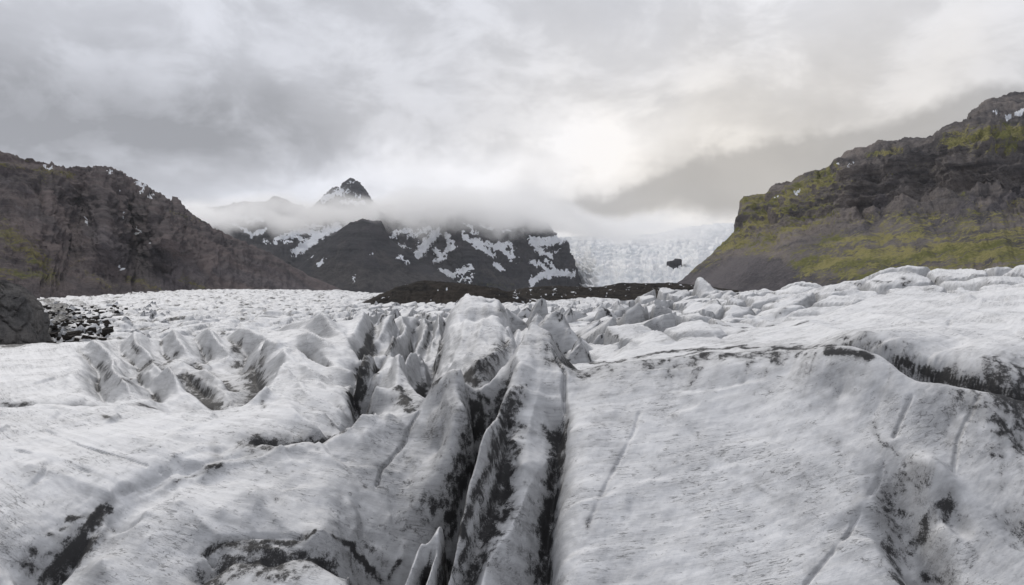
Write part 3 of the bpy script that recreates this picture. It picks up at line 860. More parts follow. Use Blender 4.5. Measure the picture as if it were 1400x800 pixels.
while heap:
    _, r, c = heapq.heappop(heap)
    for a, b in ((r + 1, c), (r - 1, c), (r, c + 1), (r, c - 1)):
        if 0 <= a < nr and 0 <= b < nc and lab[a, b] < 0:
            lab[a, b] = lab[r, c]
            heapq.heappush(heap, (-Zs[a, b], a, b))
lab = np.repeat(np.repeat(lab, q, 0), q, 1)[:NR, :NC]

glacier = bpy.data.objects.new("glacier", None)
COL.objects.link(glacier)
glacier.location = (0, 0, 0)
glacier["kind"] = "structure"
glacier["label"] = "grey white glacier cut by ash-streaked crevasses filling the valley floor"
glacier["category"] = "glacier"
PIECE = {0: ("ice_slab", "broad tilted ice slab rising to a pointed fin at the central crevasse"),
         1: ("ice_fin", "small rounded ice tooth inside the central crevasse"), 2: ("ice_fin", "small rounded ice tooth inside the central crevasse"),
         3: ("ice_fin", "long pale ice fin with a sharp peak and dark silt grooves beside the broad slab"),
         4: ("ice_slab", "wide smooth ice slab with an ash-rimmed hollow below the black crack"),
         5: ("ice_ridge", "smooth ice swell rising behind the long black crack"),
         6: ("ice_ridge", "lumpy ice crest against the foot of the green mountain"),
         7: ("serac_field", "jumble of broken ice blocks in front of the dark moraine"),
         8: ("ice_fin", "tallest blunt ice fin standing behind the pointed ones"),
         9: ("ice_ridge", "smooth ice waves with a ribbed bowl in their middle"),
         10: ("ice_slab", "steep ice slab between the ribbed bowl and the black crevasse"),
         11: ("ice_slab", "gently striped ice slab in front of the ribbed bowl"),
         12: ("ice_fin", "ice fin beside the black crevasse"), 13: ("ice_fin", None), 14: ("ice_fin", None), 15: ("ice_fin", None), 16: ("ice_fin", None),
         20: ("ice_field", "flat finely crevassed ice reaching to the dark mountains")}
faces = grid_faces(NR, NC)
flab = lab[:-1, :-1].ravel()
cof = co.reshape(-1, 3); nf = nrm.reshape(-1, 3); df = DIRT.ravel()
for rid_ in np.unique(flab):
    fs = faces[flab == rid_]
    used, inv = np.unique(fs, return_inverse=True)
    nm, lb = PIECE[int(rid_)]
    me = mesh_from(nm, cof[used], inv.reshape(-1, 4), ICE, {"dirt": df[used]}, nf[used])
    obj(nm, me, glacier, lb)

# ------------------------------------------------------------------ loose seracs (parts of the glacier)
def ground(px, D):
    c = int(np.clip(round((px - cols[0]) / CS), 0, NC - 1)); r = min(NR - 1, int(np.searchsorted(rows, math.log(D))))
    return Xg[r, c], Yg[r, c], Zg[r, c]

def serac_mesh(seed):
    rs = np.random.RandomState(seed)
    nu, nv = 26, 13
    u = np.linspace(0, 2 * np.pi, nu, endpoint=False)
    t = np.linspace(0, 1, nv)
    Ug, Tg = np.meshgrid(u, t)
    p = 2.0 + 1.5 * rs.rand()
    cu, su = np.cos(Ug), np.sin(Ug)
    rr = 1 / (np.abs(cu) ** p + np.abs(su) ** p) ** (1 / p)
    rr *= 1 + 0.22 * np.sin(Ug * 3 + rs.rand() * 6) * rs.rand() + 0.12 * np.sin(Ug * 5 + rs.rand() * 6)
    taper = 1 - Tg ** (1.1 + 1.2 * rs.rand()) * (0.80 + 0.19 * rs.rand())
    taper[-1] *= 0.15
    x = rr * cu * taper; y = rr * su * taper * (0.5 + 0.4 * rs.rand())
    z = Tg * 1.0
    lx, ly = rs.uniform(-.55, .55), rs.uniform(-.3, .5)
    x = x + lx * Tg ** 1.4; y = y + ly * Tg ** 1.4
    z = z * (1 + rs.uniform(-.35, .35) * x)
    # facets and flutes
    n = fbm(Ug * 1.6 + seed * 9.1, Tg * 2.2, 4, seed, 0.6)
    x = x + 0.10 * n * cu * (1 - Tg * .6); y = y + 0.10 * n * su; z = z + 0.05 * fbm(x * 3 + seed, y * 3, 3, seed + 5)
    cov = np.stack([x, y, z - 0.25], -1).reshape(-1, 3)
    fc = []
    for i in range(nv - 1):
        for j in range(nu):
            fc.append((i * nu + j, i * nu + (j + 1) % nu, (i + 1) * nu + (j + 1) % nu, (i + 1) * nu + j))
    fc = np.array(fc)
    topc = cov[-nu:].mean(0) + (0, 0, 0.02)
    cov = np.vstack([cov, topc])
    last = (nv - 1) * nu
    cap = np.array([(last + j, last + (j + 1) % nu, last + (j + 2) % nu, len(cov) - 1) for j in range(0, nu, 2)])
    fc = np.vstack([fc, cap])
    dirt = np.zeros(len(cov)); 
    dn = fbm(cov[:, 0] * 2 + seed, cov[:, 1] * 2 + cov[:, 2] * .7, 4, seed + 31, .6)
    dirt = 0.75 * sstep(dn, 0.12, 0.55)
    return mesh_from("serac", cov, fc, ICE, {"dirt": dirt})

rng = random.Random(11)
smesh = [serac_mesh(100 + i) for i in range(14)]
def add_serac(px, py, D, w, h, rz, k, name="serac"):
    x = (px - CX) / F * D
    z = (HY - py) / F * D
    o = obj(name, smesh[k % 14], glacier)
    o.location = (x, D, z - h * 0.72)
    o.scale = (w, w * rng.uniform(.8, 1.5), h)
    o.rotation_euler = (rng.uniform(-.12, .12), rng.uniform(-.15, .15), rz)
# hand-placed tall ones: peak column/row, distance, half width, height
for i, (px, py, D, w, h) in enumerate([(733,408,150,3.6,9), (754,420,128,4.2,9), (700,423,150,4,7), (718,420,180,4,7), (770,424,170,4,8), (790,420,200,5,8), (812,418,210,5,8),
        (835,421,190,5,7), (858,420,220,5,8), (800,436,150,4.2,7), (778,446,126,3.4,6.5), (824,440,150,4,6), (846,444,140,4,6), (765,440,140,3,6.5), (820,456,120,3.2,5), (845,462,112,3,4.5), (800,462,112,2.8,5),
        (872,424,200,5,7), (893,420,230,5,6.5), (915,410,250,6,7), (682,430,145,3,6), (664,424,165,4,5), (742,434,140,3,6), (786,470,100,2.4,4.5), (905,440,150,4.5,5.5)]):
    add_serac(px, py, D, w, h, rng.uniform(-.6, .6), i)
for i in range(95):
    D = math.exp(rng.uniform(math.log(165), math.log(420)))
    px = rng.uniform(500, 945)
    gx, gy, gz = ground(px, D)
    h = rng.uniform(2.0, 4.5)
    py = HY - F * (gz + h * 0.55) / D
    add_serac(px, py, D, rng.uniform(1.8, 4.0), h * 1.2, rng.uniform(-1.2, 1.2), rng.randrange(14))
for i in range(110):        # ice blocks among the rubble by the rock knoll
    D = math.exp(rng.uniform(math.log(195), math.log(520)))
    px = rng.uniform(62, 230) if rng.random() < .8 else rng.uniform(60, 130)
    gx, gy, gz = ground(px, D)
    h = rng.uniform(1.4, 3.6)
    py = HY - F * (gz + h * 0.5) / D
    add_serac(px, py, D, rng.uniform(1.2, 3.0), h * 1.2, rng.uniform(-1.5, 1.5), rng.randrange(14), "ice_block")


# ------------------------------------------------------------------ mountains
def poly_mask(px, py, strokes):
    m = np.zeros_like(px)
    for pts, w, a in strokes:
        pts = np.array(pts, float)
        if len(pts) == 1: pts = np.vstack([pts, pts + 0.5])
        for p, e in zip(pts[:-1], pts[1:]):
            dvec = e - p
            t = np.clip(((px - p[0]) * dvec[0] + (py - p[1]) * dvec[1]) / (dvec @ dvec + 1e-9), 0, 1)
            dd = np.hypot(px - p[0] - t * dvec[0], py - p[1] - t * dvec[1]) / (w * 0.5)
            m = np.maximum(m, a * np.clip(1.0 - 0.5 * dd, 0, 1))
    return m


def mountain(name, rws, nu, nv, mat, amp, label, scl=60.0, seed=1, gully=1.0, snow=(), moss=(), scree=(), terr=0.0, moss_fn=None, back=1.3, rough=None, crag=1.0, snow_noise=0.0, kind="structure", cat="mountain"):
    """rows run from the crest down to the foot, each a list of (column, row, distance)"""
    px0 = min(p[0] for p in rws[0]); px1 = max(p[0] for p in rws[0])
    pxs = np.linspace(px0, px1, nu)
    lines = []
    for r in rws:
        r = np.array(r, float)
        Dd = np.interp(pxs, r[:, 0], r[:, 2]); pp = np.interp(pxs, r[:, 0], r[:, 1])
        lines.append(np.stack([(pxs - CX) / F * Dd, Dd, (HY - pp) / F * Dd], -1))
    cr = lines[0]
    bk = cr.copy(); bk[:, :2] *= back; bk[:, 2] = np.minimum(cr[:, 2] * 0.45, cr[:, 2] - 15)
    md = cr.copy(); md[:, :2] *= 1 + (back - 1) * .25; md[:, 2] = cr[:, 2] * 0.93 - 4
    L_ = [bk, md] + lines
    K = len(L_)
    tt = np.concatenate([np.linspace(0, 2, max(6, nv // 9), endpoint=False), np.linspace(2, K - 1, nv)])
    A = np.stack(L_)                                   # K, nu, 3
    i = np.clip(np.floor(tt).astype(int), 0, K - 2); f = (tt - i)[:, None, None]
    P0 = A[np.maximum(i - 1, 0)]; P1 = A[i]; P2 = A[i + 1]; P3 = A[np.minimum(i + 2, K - 1)]
    cat_ = 0.5 * ((2 * P1) + (-P0 + P2) * f + (2 * P0 - 5 * P1 + 4 * P2 - P3) * f ** 2 + (-P0 + 3 * P1 - 3 * P2 + P3) * f ** 3)
    G = 0.35 * cat_ + 0.65 * (P1 + (P2 - P1) * f)
    d_u = np.gradient(G, axis=1); d_v = np.gradient(G, axis=0)
    nn = np.cross(d_u, d_v)
    nn /= np.linalg.norm(nn, axis=-1, keepdims=True) + 1e-9
    sgn = np.where((nn * -G).sum(-1, keepdims=True) < 0, -1, 1)
    nn = nn * np.where(np.arange(len(tt))[:, None, None] >= np.searchsorted(tt, 2), sgn, np.sign(nn[..., 2:3]))
    # lateral coordinate along the mountain, and height
    lat = np.cumsum(np.linalg.norm(np.diff(lines[len(lines) // 2], axis=0, prepend=lines[len(lines) // 2][:1]), axis=1))[None, :].repeat(len(tt), 0)
    z = G[..., 2]
    e = G[..., 1] * 0.6
    gul = ridged(lat / scl + 0.15 * e / scl, z / (scl * 5) + 0.12 * fbm(lat / scl, z / scl, 2, seed + 3), 5, seed, 0.55)
    bmp = fbm(lat / (scl * .5), z / (scl * .35) + e / (scl * 1.5), 5, seed + 50, 0.58)
    stp = z / 26.0 + 0.9 * fbm(lat / 160, z / 300, 3, seed + 70)
    st = np.abs((stp % 1.0) - 0.5) * 2
    rough_ = rough or [.4] + [1.0] * (len(rws) - 2) + [.5]
    env = np.interp(tt, [0, 2] + [2 + i_ + .0 for i_ in range(1, len(rws))], [rough_[0]] * 2 + rough_[1:])[:, None]
    gl = np.interp(tt, [0, 2, 2.5, K - 2.6, K - 1], [.25, .25, 1, .8, .35])[:, None]
    fine_ = fbm(lat / (scl * .12), z / (scl * .10) + e / (scl * .4), 4, seed + 60, .6)
    hgt = np.clip((cr[:, 2] - lines[-1][:, 2]) / 0.55 / np.max(cr[:, 2] - lines[-1][:, 2]), .12, 1)[None]
    disp = amp * hgt * (gully * 0.85 * gul * gl + env * (0.50 * bmp + 0.12 * fine_ + terr * (sstep(st, .3, .8) - .5)))
    G = G + nn * disp[..., None]
    # ragged crest line
    G[..., 2] += amp * 0.14 * crag * fbm(lat / (scl * .16), 0 * lat, 4, seed + 9, .6) * np.exp(-((tt[:, None] - 2) / .12) ** 2)
    px = CX + F * G[..., 0] / G[..., 1]; py = HY - F * G[..., 2] / G[..., 1]
    wob = 5 * fbm(lat / (scl * .4), z / (scl * .4), 3, seed + 20)
    wsn = fbm(px / 7, py / 7, 4, seed + 25, .65); wsn2 = fbm(px / 7, py / 7, 4, seed + 27, .65)
    at = {"snow": poly_mask(px + wsn * 4.2 + 1.6 * fbm(px / 2.6, py / 2.6, 2, seed + 29), py + wsn2 * 3.4 + 1.6 * fbm(px / 2.6, py / 2.6, 2, seed + 30), snow), "moss": poly_mask(px + wob, py + wob * .6, moss), "scree": poly_mask(px + wob, py + wob * .6, scree)}
    if snow_noise:
        at["snow"] = np.maximum(at["snow"], snow_noise * sstep(-gul - .25 * np.abs(bmp), -.12, .25) * sstep(py, 372, 330))
    front = tt[:, None] >= 1.9
    for k in ("snow", "scree"): at[k] = at[k] * front
    me = mesh_from(name, G.reshape(-1, 3), grid_faces(len(tt), nu), mat, {k: v.ravel() for k, v in at.items()})
    return obj(name, me, None, label, kind, cat), (pxs, tt, G)


left_rows = [
    [(-300,190,1300),(-150,185,1300),(0,207,1350),(40,220,1400),(60,224,1420),(95,232,1450),(108,229,1480),(140,229,1600),(152,229,1620),(165,237,1680),(180,244,1720),(200,255,1780),(206,262,1790),(220,266,1830),(233,277,1870),(238,271,1880),(244,274,1890),(252,285,1900),(290,312,2000),(330,331,2100),(370,347,2200),(420,376,2300),(500,410,2400)],
    [(-300,255,1080),(0,265,1180),(60,272,1200),(110,280,1380),(140,276,1300),(180,298,1520),(215,292,1360),(250,315,1620),(300,335,1750),(370,362,1980),(420,384,2180),(500,411,2370)],
    [(-300,310,860),(0,318,930),(50,330,900),(90,335,1120),(140,333,1060),(190,348,1330),(225,330,1120),(262,345,1380),(300,360,1530),(370,380,1830),(420,394,2080),(500,412,2340)],
    [(-300,360,680),(0,365,760),(60,385,830),(120,378,960),(180,388,1100),(240,372,1160),(280,384,1270),(300,390,1330),(370,397,1680),(500,413,2300)],
    [(-300,430,480),(0,425,620),(60,420,680),(120,416,780),(200,412,950),(300,410,1200),(370,409,1500),(500,414,2250)]]
mountain("brown_mountain", left_rows, 620, 250, ROCK_LEFT, 26, "long brown mountain of layered rock with mossy foot and few snow specks", 120, 11, terr=0.12, gully=.75, rough=[.5, .85, .6, .4, .25],
         snow=[([(60,227),(69,230)], 4, 1), ([(186,251),(198,254),(193,263)], 3.5, 1), ([(202,269),(210,266)], 4, 1), ([(117,299),(120,306)], 4, 1), ([(188,314),(188,318)], 3, 1), ([(164,365),(165,368)], 4, 1), ([(149,235),(154,236)], 3, 1), ([(169,292),(168,297)], 2.6, 1), ([(205,331),(207,333)], 2.2, 1), ([(163,259),(165,261)], 2.4, 1)],
         moss=[([(-250,300),(0,315),(30,330),(60,365),(70,378)], 34, .68), ([(0,370),(40,378)], 16, .6), ([(60,232),(100,240)], 14, .62), ([(-200,220),(20,225),(60,240)], 22, .45), ([(120,372),(150,392)], 18, .5), ([(175,380),(215,395)], 14, .62), ([(250,380),(285,398)], 16, .5), ([(235,290),(270,300)], 8, .45), ([(0,345),(60,350),(130,375)], 26, .38)],
         scree=[([(130,315),(170,350),(230,395)], 40, .75), ([(200,345),(270,385)], 40, .8), ([(300,370),(420,400)], 30, .7), ([(20,280),(100,330)], 40, .5), ([(0,245),(40,262)], 20, .6), ([(330,350),(400,385)], 24, .6), ([(90,250),(130,262)], 26, .4)])

right_rows = [
    [(902,406,1350),(918,396,1350),(941,375,1380),(974,347,1400),(1004,319,1420),(1006,306,1424),(1011,290,1427),(1016,269,1430),(1048,264,1430),(1056,253,1426),(1076,250,1420),(1104,238,1410),(1114,235,1408),(1115,232,1408),(1118,232,1408),(1119,234,1407),(1138,227,1400),(1142,217,1420),(1176,206,1420),(1190,204,1420),(1212,197,1420),(1252,190,1400),(1276,188,1400),(1296,174,1420),(1322,166,1430),(1332,152,1550),(1352,138,1600),(1400,126,1650),(1700,90,1700)],
    [(902,407,1300),(972,356,1330),(1010,322,1330),(1060,294,1300),(1110,266,1250),(1160,234,1180),(1200,226,1150),(1260,216,1120),(1330,200,1050),(1400,214,1000),(1700,190,900)],
    [(902,408,1250),(972,366,1270),(1010,342,1260),(1060,320,1220),(1110,302,1170),(1150,292,1140),(1180,294,1130),(1220,282,1090),(1260,274,1060),(1330,262,1000),(1400,268,930),(1700,250,820)],
    [(902,409,1200),(972,382,1180),(1010,364,1140),(1060,350,1080),(1110,336,1020),(1180,326,960),(1260,320,880),(1330,316,820),(1400,318,760),(1700,310,650)],
    [(902,412,1150),(972,410,1050),(1060,408,900),(1180,408,740),(1300,407,640),(1400,405,560),(1700,405,400)]]
mountain("green_mountain", right_rows, 640, 270, ROCK_RIGHT, 25, "steep dark mountain with mossy ledges, cliffs and black scree fans", 95, 23, terr=0.28, gully=.95, rough=[.5, 1.3, 1.2, .25, .12],
         snow=[([(1378,160),(1390,156),(1402,149)], 6, 1), ([(1359,154),(1363,153)], 3, 1), ([(1089,264),(1092,261)], 5, 1), ([(1160,226),(1166,219)], 3.4, 1), ([(1146,226),(1148,224)], 3, 1), ([(1062,271),(1064,270)], 3, 1)],
         moss=[([(1020,275),(1060,275),(1110,250),(1135,235)], 26, .85), ([(1090,260),(1130,250),(1145,240)], 22, .95), ([(990,325),(1030,305),(1060,290)], 40, .75), ([(940,362),(980,340),(1020,330)], 22, .8), ([(1030,335),(1090,305),(1130,290)], 40, .66), ([(1060,290),(1120,265),(1150,245)], 36, .6), ([(1200,235),(1300,225)], 16, .5),
               ([(1185,210),(1230,204)], 8, .7), ([(1300,195),(1340,185),(1400,180),(1500,170)], 26, .9), ([(1330,205),(1390,200)], 20, .75), ([(1290,185),(1320,175)], 12, .5),
               ([(1100,360),(1160,355),(1230,350),(1320,345),(1400,345),(1600,340)], 38, .85), ([(1130,330),(1200,325),(1260,315)], 36, .72), ([(1220,300),(1280,305),(1340,310)], 30, .6), ([(1300,250),(1320,265)], 22, .5), ([(1190,300),(1175,320)], 20, .6),
               ([(1240,330),(1400,320)], 30, .6), ([(1330,290),(1390,300),(1500,290)], 26, .5), ([(1150,375),(1250,372),(1400,368)], 24, .75), ([(1080,345),(1050,352)], 14, .5), ([(1380,280),(1400,275)], 16, .6)],
         scree=[([(925,385),(970,375),(1040,370),(1100,385)], 36, 1.0), ([(1000,360),(1060,360)], 26, .8), ([(920,400),(1130,398)], 22, 1.0), ([(1205,270),(1195,300),(1165,320)], 15, 1.0), ([(1245,285),(1225,305)], 9, .9), ([(1330,275),(1300,295),(1260,315)], 16, 1.0), ([(1400,255),(1360,285),(1340,300)], 16, 1.0), ([(1400,335),(1360,350),(1345,365)], 10, .9), ([(1060,340),(1100,330)], 12, .6)])

mountain("dark_cone_mountain", [
    [(330,402,3300),(370,388,3300),(400,374,3300),(430,348,3300),(450,329,3300),(470,311,3300),(490,301,3300),(521,302,3300),(526,312,3300),(530,326,3300),(545,338,3300),(570,354,3300),(600,372,3300),(640,396,3300),(660,404,3300)],
    [(330,403,3100),(430,368,3050),(470,340,3000),(500,336,2980),(530,346,3020),(570,368,3100),(660,404,3150)],
    [(330,405,2950),(430,388,2850),(500,372,2800),(560,385,2880),(660,405,3000)],
    [(330,410,2700),(500,410,2600),(660,410,2800)]],
    340, 150, ROCK_FAR, 42, "bare dark mountain with rounded top touching the cloud bank", 200, 31, gully=.8, rough=[.3, .35, .2, .15],
    snow=[([(420,353),(429,347)], 3.4, 1), ([(436,361),(442,356)], 5, 1), ([(484,384),(485,379)], 4, 1), ([(545,351),(557,359)], 4, 1), ([(507,345),(507,349)], 2, 1), ([(402,346),(416,339),(431,331),(446,320),(458,312)], 7, 1)], scree=[([(440,370),(520,385),(600,395)], 50, .8), ([(470,330),(440,370)], 16, .6), ([(520,350),(560,380)], 26, .7)])

mountain("snowy_mountain", [
    [(180,300,4700),(240,292,4700),(290,284,4700),(340,278,4700),(362,277,4700),(376,270,4700),(390,275,4700),(420,285,4700),(470,285,4700),(540,280,4700)],
    [(180,310,4500),(290,295,4450),(330,292,4400),(380,298,4400),(390,312,4420),(420,318,4500),(470,312,4500),(540,310,4500)],
    [(180,340,4200),(290,325,4200),(330,320,4150),(380,330,4100),(420,335,4250),(470,335,4200),(540,330,4200)],
    [(180,405,3600),(540,405,3600)]],
    330, 150, ROCK_FAR, 60, "dark crags with snow gullies half hidden by the cloud bank", 190, 41, snow_noise=.6, rough=[.4, .5, .4, .3],
    snow=[([(318,297),(336,298),(340,304)], 7, 1), ([(300,297),(310,300)], 4, 1), ([(318,305),(326,309)], 4, 1), ([(344,304),(352,298),(360,303)], 5, 1), ([(334,314),(346,323)], 6, 1), ([(350,318),(361,315)], 6, 1), ([(374,331),(384,324),(398,322),(414,328)], 5, 1), ([(388,331),(398,331)], 4, 1), ([(404,345),(418,336),(432,325),(448,315),(462,311)], 12, 1), ([(398,318),(420,316),(440,320)], 8, .9), ([(412,308),(445,310)], 6, .8), ([(362,330),(368,334)], 3, .8)])

mountain("snow_streaked_mountain", [
    [(500,300,4100),(540,292,4200),(600,288,4200),(650,284,4200),(700,292,4150),(735,303,4100),(752,316,4050),(766,334,4000),(778,358,3950),(790,392,3900),(798,404,3900)],
    [(500,335,3950),(540,320,4000),(600,312,3950),(620,306,3880),(650,312,3900),(700,318,3850),(740,325,3850),(784,356,3850),(798,401,3850)],
    [(500,365,3700),(560,350,3750),(600,355,3700),(640,335,3580),(680,348,3600),(720,355,3650),(760,360,3700),(798,402,3750)],
    [(500,390,3450),(600,388,3450),(640,370,3350),(690,385,3400),(740,390,3500),(798,403,3600)],
    [(500,412,3200),(640,412,3100),(798,412,3300)]],
    380, 190, ROCK_FAR, 75, "black rock wall streaked with snow fields below the cloud bank", 190, 53, gully=1.1, snow_noise=.55, rough=[.4, .55, .45, .3, .2],
    snow=[([(528,332),(542,318),(560,315)], 9, .75), ([(545,335),(560,340)], 7, .6), ([(572,348),(583,332),(597,318)], 15, .85), ([(560,322),(590,312)], 10, .7), ([(597,357),(608,346),(619,336),(611,322)], 8, 1), ([(594,340),(606,352)], 7, .9), ([(605,369),(616,376),(631,372),(644,364)], 7, 1), ([(545,350),(557,359)], 4, 1), ([(636,384),(644,374)], 3, .9),
          ([(633,318),(640,328),(652,334),(663,342),(676,350)], 6, 1), ([(650,330),(666,334),(685,340),(701,353)], 7, 1), ([(672,336),(692,334)], 7, .95), ([(698,334),(704,352)], 5, 1), ([(676,362),(687,367)], 5, 1), ([(640,306),(650,319)], 5, 1), ([(655,308),(672,312)], 5, .8), ([(690,314),(698,316)], 4, .8),
          ([(727,326),(733,340),(752,350)], 7, .95), ([(728,330),(746,332),(765,326),(782,325)], 12, 1), ([(727,358),(741,363),(750,371)], 6, 1), ([(728,384),(740,377),(760,373),(782,375)], 9, 1), ([(721,398),(730,386)], 6, .9), ([(745,355),(765,372)], 4, .9), ([(640,392),(644,380)], 3.4, 1), ([(611,382),(611,376)], 3.4, 1), ([(628,384),(634,379)], 3, 1), ([(757,344),(770,340)], 3, .7)],
    moss=[([(650,385),(700,392)], 24, .35)], scree=[([(660,370),(700,390)], 24, .6), ([(560,375),(610,395)], 24, .6)])

mountain("snowy_peak", [
    [(415,296,6800),(430,280,6800),(441,270,6800),(452,259,6800),(460,255,6800),(465,258,6800),(469,250,6800),(473,248,6800),(479,243,6800),(485,246,6800),(492,250,6800),(497,257,6800),(502,264,6800),(507,273,6800),(525,296,6800)],
    [(415,300,6650),(440,276,6600),(460,268,6550),(480,262,6500),(500,268,6600),(530,300,6650)],
    [(415,320,6400),(480,300,6200),(530,320,6400)]],
    240, 110, ROCK_FAR, 24, "small sharp snow-streaked summit rising above the cloud bank", 90, 67, gully=.9, terr=.5, crag=2.0, rough=[.5, .8, .6],
    snow=[([(440,272),(455,266),(465,262)], 9, 1), ([(449,259),(456,257)], 2, .6), ([(470,268),(477,260)], 3.4, .9), ([(476,250),(484,249)], 2, .9), ([(486,266),(490,270)], 4, .9), ([(468,276),(500,278)], 6, .9), ([(472,254),(469,262)], 2, .9)])


# ------------------------------------------------------------------ icefall
m, N = new_mat("icefall_ice")
p = N.pos()
x, y, z = N.xyz(p)
n1 = N.noise(N.comb(N.mul(x, 0.004), N.mul(y, 0.002), N.mul(z, 0.03)), 1.0, 7, 0.68, 0.5)
n2 = N.noise(p, 0.02, 7, 0.7)
n3 = N.noise(p, 0.07, 5, 0.7)
c = N.mix(N.ss(N.add(N.mul(n1, .5), N.mul(n2, .5)), 0.40, 0.62), (0.93, 0.93, 0.93, 1), (0.72, 0.745, 0.765, 1))
c = N.mix(N.mul(N.ss(n3, 0.54, 0.70), 0.5), c, (0.46, 0.51, 0.56, 1))
b = N.node("ShaderNodeBump", {"Height": N.add(N.mul(n2, 1.0), N.mul(n3, .6)), "Strength": 0.9, "Distance": 12.0})
bs = N.node("ShaderNodeBsdfPrincipled", {"Base Color": c, "Roughness": 0.7, "Normal": b.outputs[0], "Specular IOR Level": 0.2})
N.l.new(bs.outputs[0], N.node("ShaderNodeOutputMaterial").inputs[0])
ICEFALL = m
fall, (fpx, ftt, fG) = mountain("icefall", [
    [(735,330,5600),(760,326,5500),(800,324,5400),(850,323,5400),(890,322,5350),(910,318,5300),(930,313,5200),(960,309,5100),(1000,306,5000),(1090,302,4900)],
    [(735,345,5200),(775,345,5000),(810,345,4700),(900,342,4650),(960,332,4500),(1090,325,4400)],
    [(735,365,4800),(778,366,4500),(815,366,4050),(900,366,3900),(960,355,3800),(1090,350,3700)],
    [(735,385,4500),(780,388,4200),(820,388,3400),(900,388,3300),(1090,385,3200)],
    [(735,402,4300),(782,404,4000),(825,410,2800),(900,410,2600),(1090,410,2600)]],
    360, 200, ICEFALL, 30, "pale broken icefall pouring down between the mountains into the valley", 85, 71, gully=.55, terr=1.0, rough=[.6, 1, 1, 1, .8], cat="icefall")

# rock island standing in the icefall
def lump(name, nu, nv, fn, mat, attrs=("snow", "moss", "scree"), parent=None, label=None, kind=None, cat=None):
    u = np.linspace(0, 2 * np.pi, nu, endpoint=False); t = np.linspace(0.001, 1, nv)
    Ug, Tg = np.meshgrid(u, t)
    cov = fn(Ug, Tg).reshape(-1, 3)
    i = np.arange(nv - 1)[:, None] * nu + np.arange(nu)[None]
    j = np.arange(nv - 1)[:, None] * nu + (np.arange(nu)[None] + 1) % nu
    fc = np.stack([i, i + nu, j + nu, j], -1).reshape(-1, 4)
    me = mesh_from(name, cov, fc, mat, {a: np.zeros(len(cov)) for a in attrs})
    return obj(name, me, parent, label, kind, cat)

def at3(px, py, D):
    return np.array([(px - CX) / F * D, D, (HY - py) / F * D])
_fx = CX + F * fG[..., 0] / fG[..., 1]; _fy = HY - F * fG[..., 2] / fG[..., 1]
_k = np.argmin(np.where(ftt[:, None] > 2.05, (_fx - 921) ** 2 + (_fy - 369) ** 2, 1e9))
nun = fG.reshape(-1, 3)[_k] + np.array([0, -12, 6])
def nun_fn(U, T):
    r = 1 / (np.abs(np.cos(U)) ** 10 + np.abs(np.sin(U)) ** 10) ** .1
    rad = np.sin(np.minimum(T * 1.4, 1) * np.pi / 2) ** .5 * r
    n = fbm(np.cos(U) * 2 + 5, np.sin(U) * 2 + T * 3, 4, 5, .6)
    x = nun[0] + 34 * rad * np.cos(U) * (1 + .05 * n); y = nun[1] + 40 * rad * np.sin(U)
    z = nun[2] + 46 - 80 * T ** 6 + 9 * np.cos(U) * (1 - T ** 2) + 2 * n
    return np.stack([x, y, z], -1)
lump("rock_island", 60, 30, nun_fn, ROCK_FAR, label="small square dark rock sticking out of the white icefall", cat="rock")

# rounded rock knoll at the left edge
kn = at3(0, 474, 165)
def kn_fn(U, T):
    ph = T * np.pi * .58
    n = fbm(np.cos(U) * 1.6 + np.cos(ph) * 1.3, np.sin(U) * 1.6 + 3, 5, 15, .55)
    n2 = ridged(np.cos(U) * 2.2 + 1.3, np.sin(U) * 2.2 + np.cos(ph) * 2.5, 4, 19)
    k1_, k2_, kr_, _, _ = worley(U * 1.6 + 4, ph * 3.1 + .6 * n, 5)
    r = 1 + .14 * n + .05 * n2 + .10 * (kr_ - .5) - .10 * (1 - sstep(k2_ - k1_, 0, .14))
    x = kn[0] + 9.6 * r * np.sin(ph) ** 1.0 * np.cos(U); y = kn[1] + 12 * r * np.sin(ph) ** .8 * np.sin(U)
    z = kn[2] + 15.0 * (np.cos(ph)) * (1 + .10 * n + .04 * n2) - 0.08 * (x - kn[0]) ** 2 * 0
    return np.stack([x, y, z], -1)
lump("rock_knoll", 180, 90, kn_fn, KNOLL, label="rounded grey rock knoll beside the dirty glacier margin", cat="rock")

# broken black rubble strewn over the ice margin beside the knoll
rv, rf = [], []
rr_ = np.random.RandomState(3)
base = np.array([(a, b_, c_) for a in (-1, 1) for b_ in (-1, 1) for c_ in (-1, 1)], float)
bf = np.array([(0, 1, 3, 2), (4, 6, 7, 5), (0, 4, 5, 1), (2, 3, 7, 6), (0, 2, 6, 4), (1, 5, 7, 3)])
for i in range(900):
    D = math.exp(rr_.uniform(math.log(165), math.log(420)))
    px = 20 + 130 * rr_.rand() ** 1.5 + (D - 165) * .12
    gx, gy, gz = ground(px, D)
    sz = 0.3 + 1.2 * rr_.rand() ** 3
    v = base * rr_.uniform(.15, 1.2, (8, 3)) * sz
    an = rr_.rand() * 6.28
    v = np.stack([v[:, 0] * math.cos(an) - v[:, 1] * math.sin(an), v[:, 0] * math.sin(an) + v[:, 1] * math.cos(an), v[:, 2] * .8], -1)
    rf.append(bf + 8 * len(rv)); rv.append(v + (gx, gy, gz + sz * .25))
rv = np.vstack(rv)
obj("rubble", mesh_from("rubble", rv, np.vstack(rf), MORAINE, {k_: np.zeros(len(rv)) for k_ in ("snow", "moss", "scree")}, smooth=False), None,
    "scattered black rock rubble on the dirty ice beside the knoll", "stuff", "rubble")

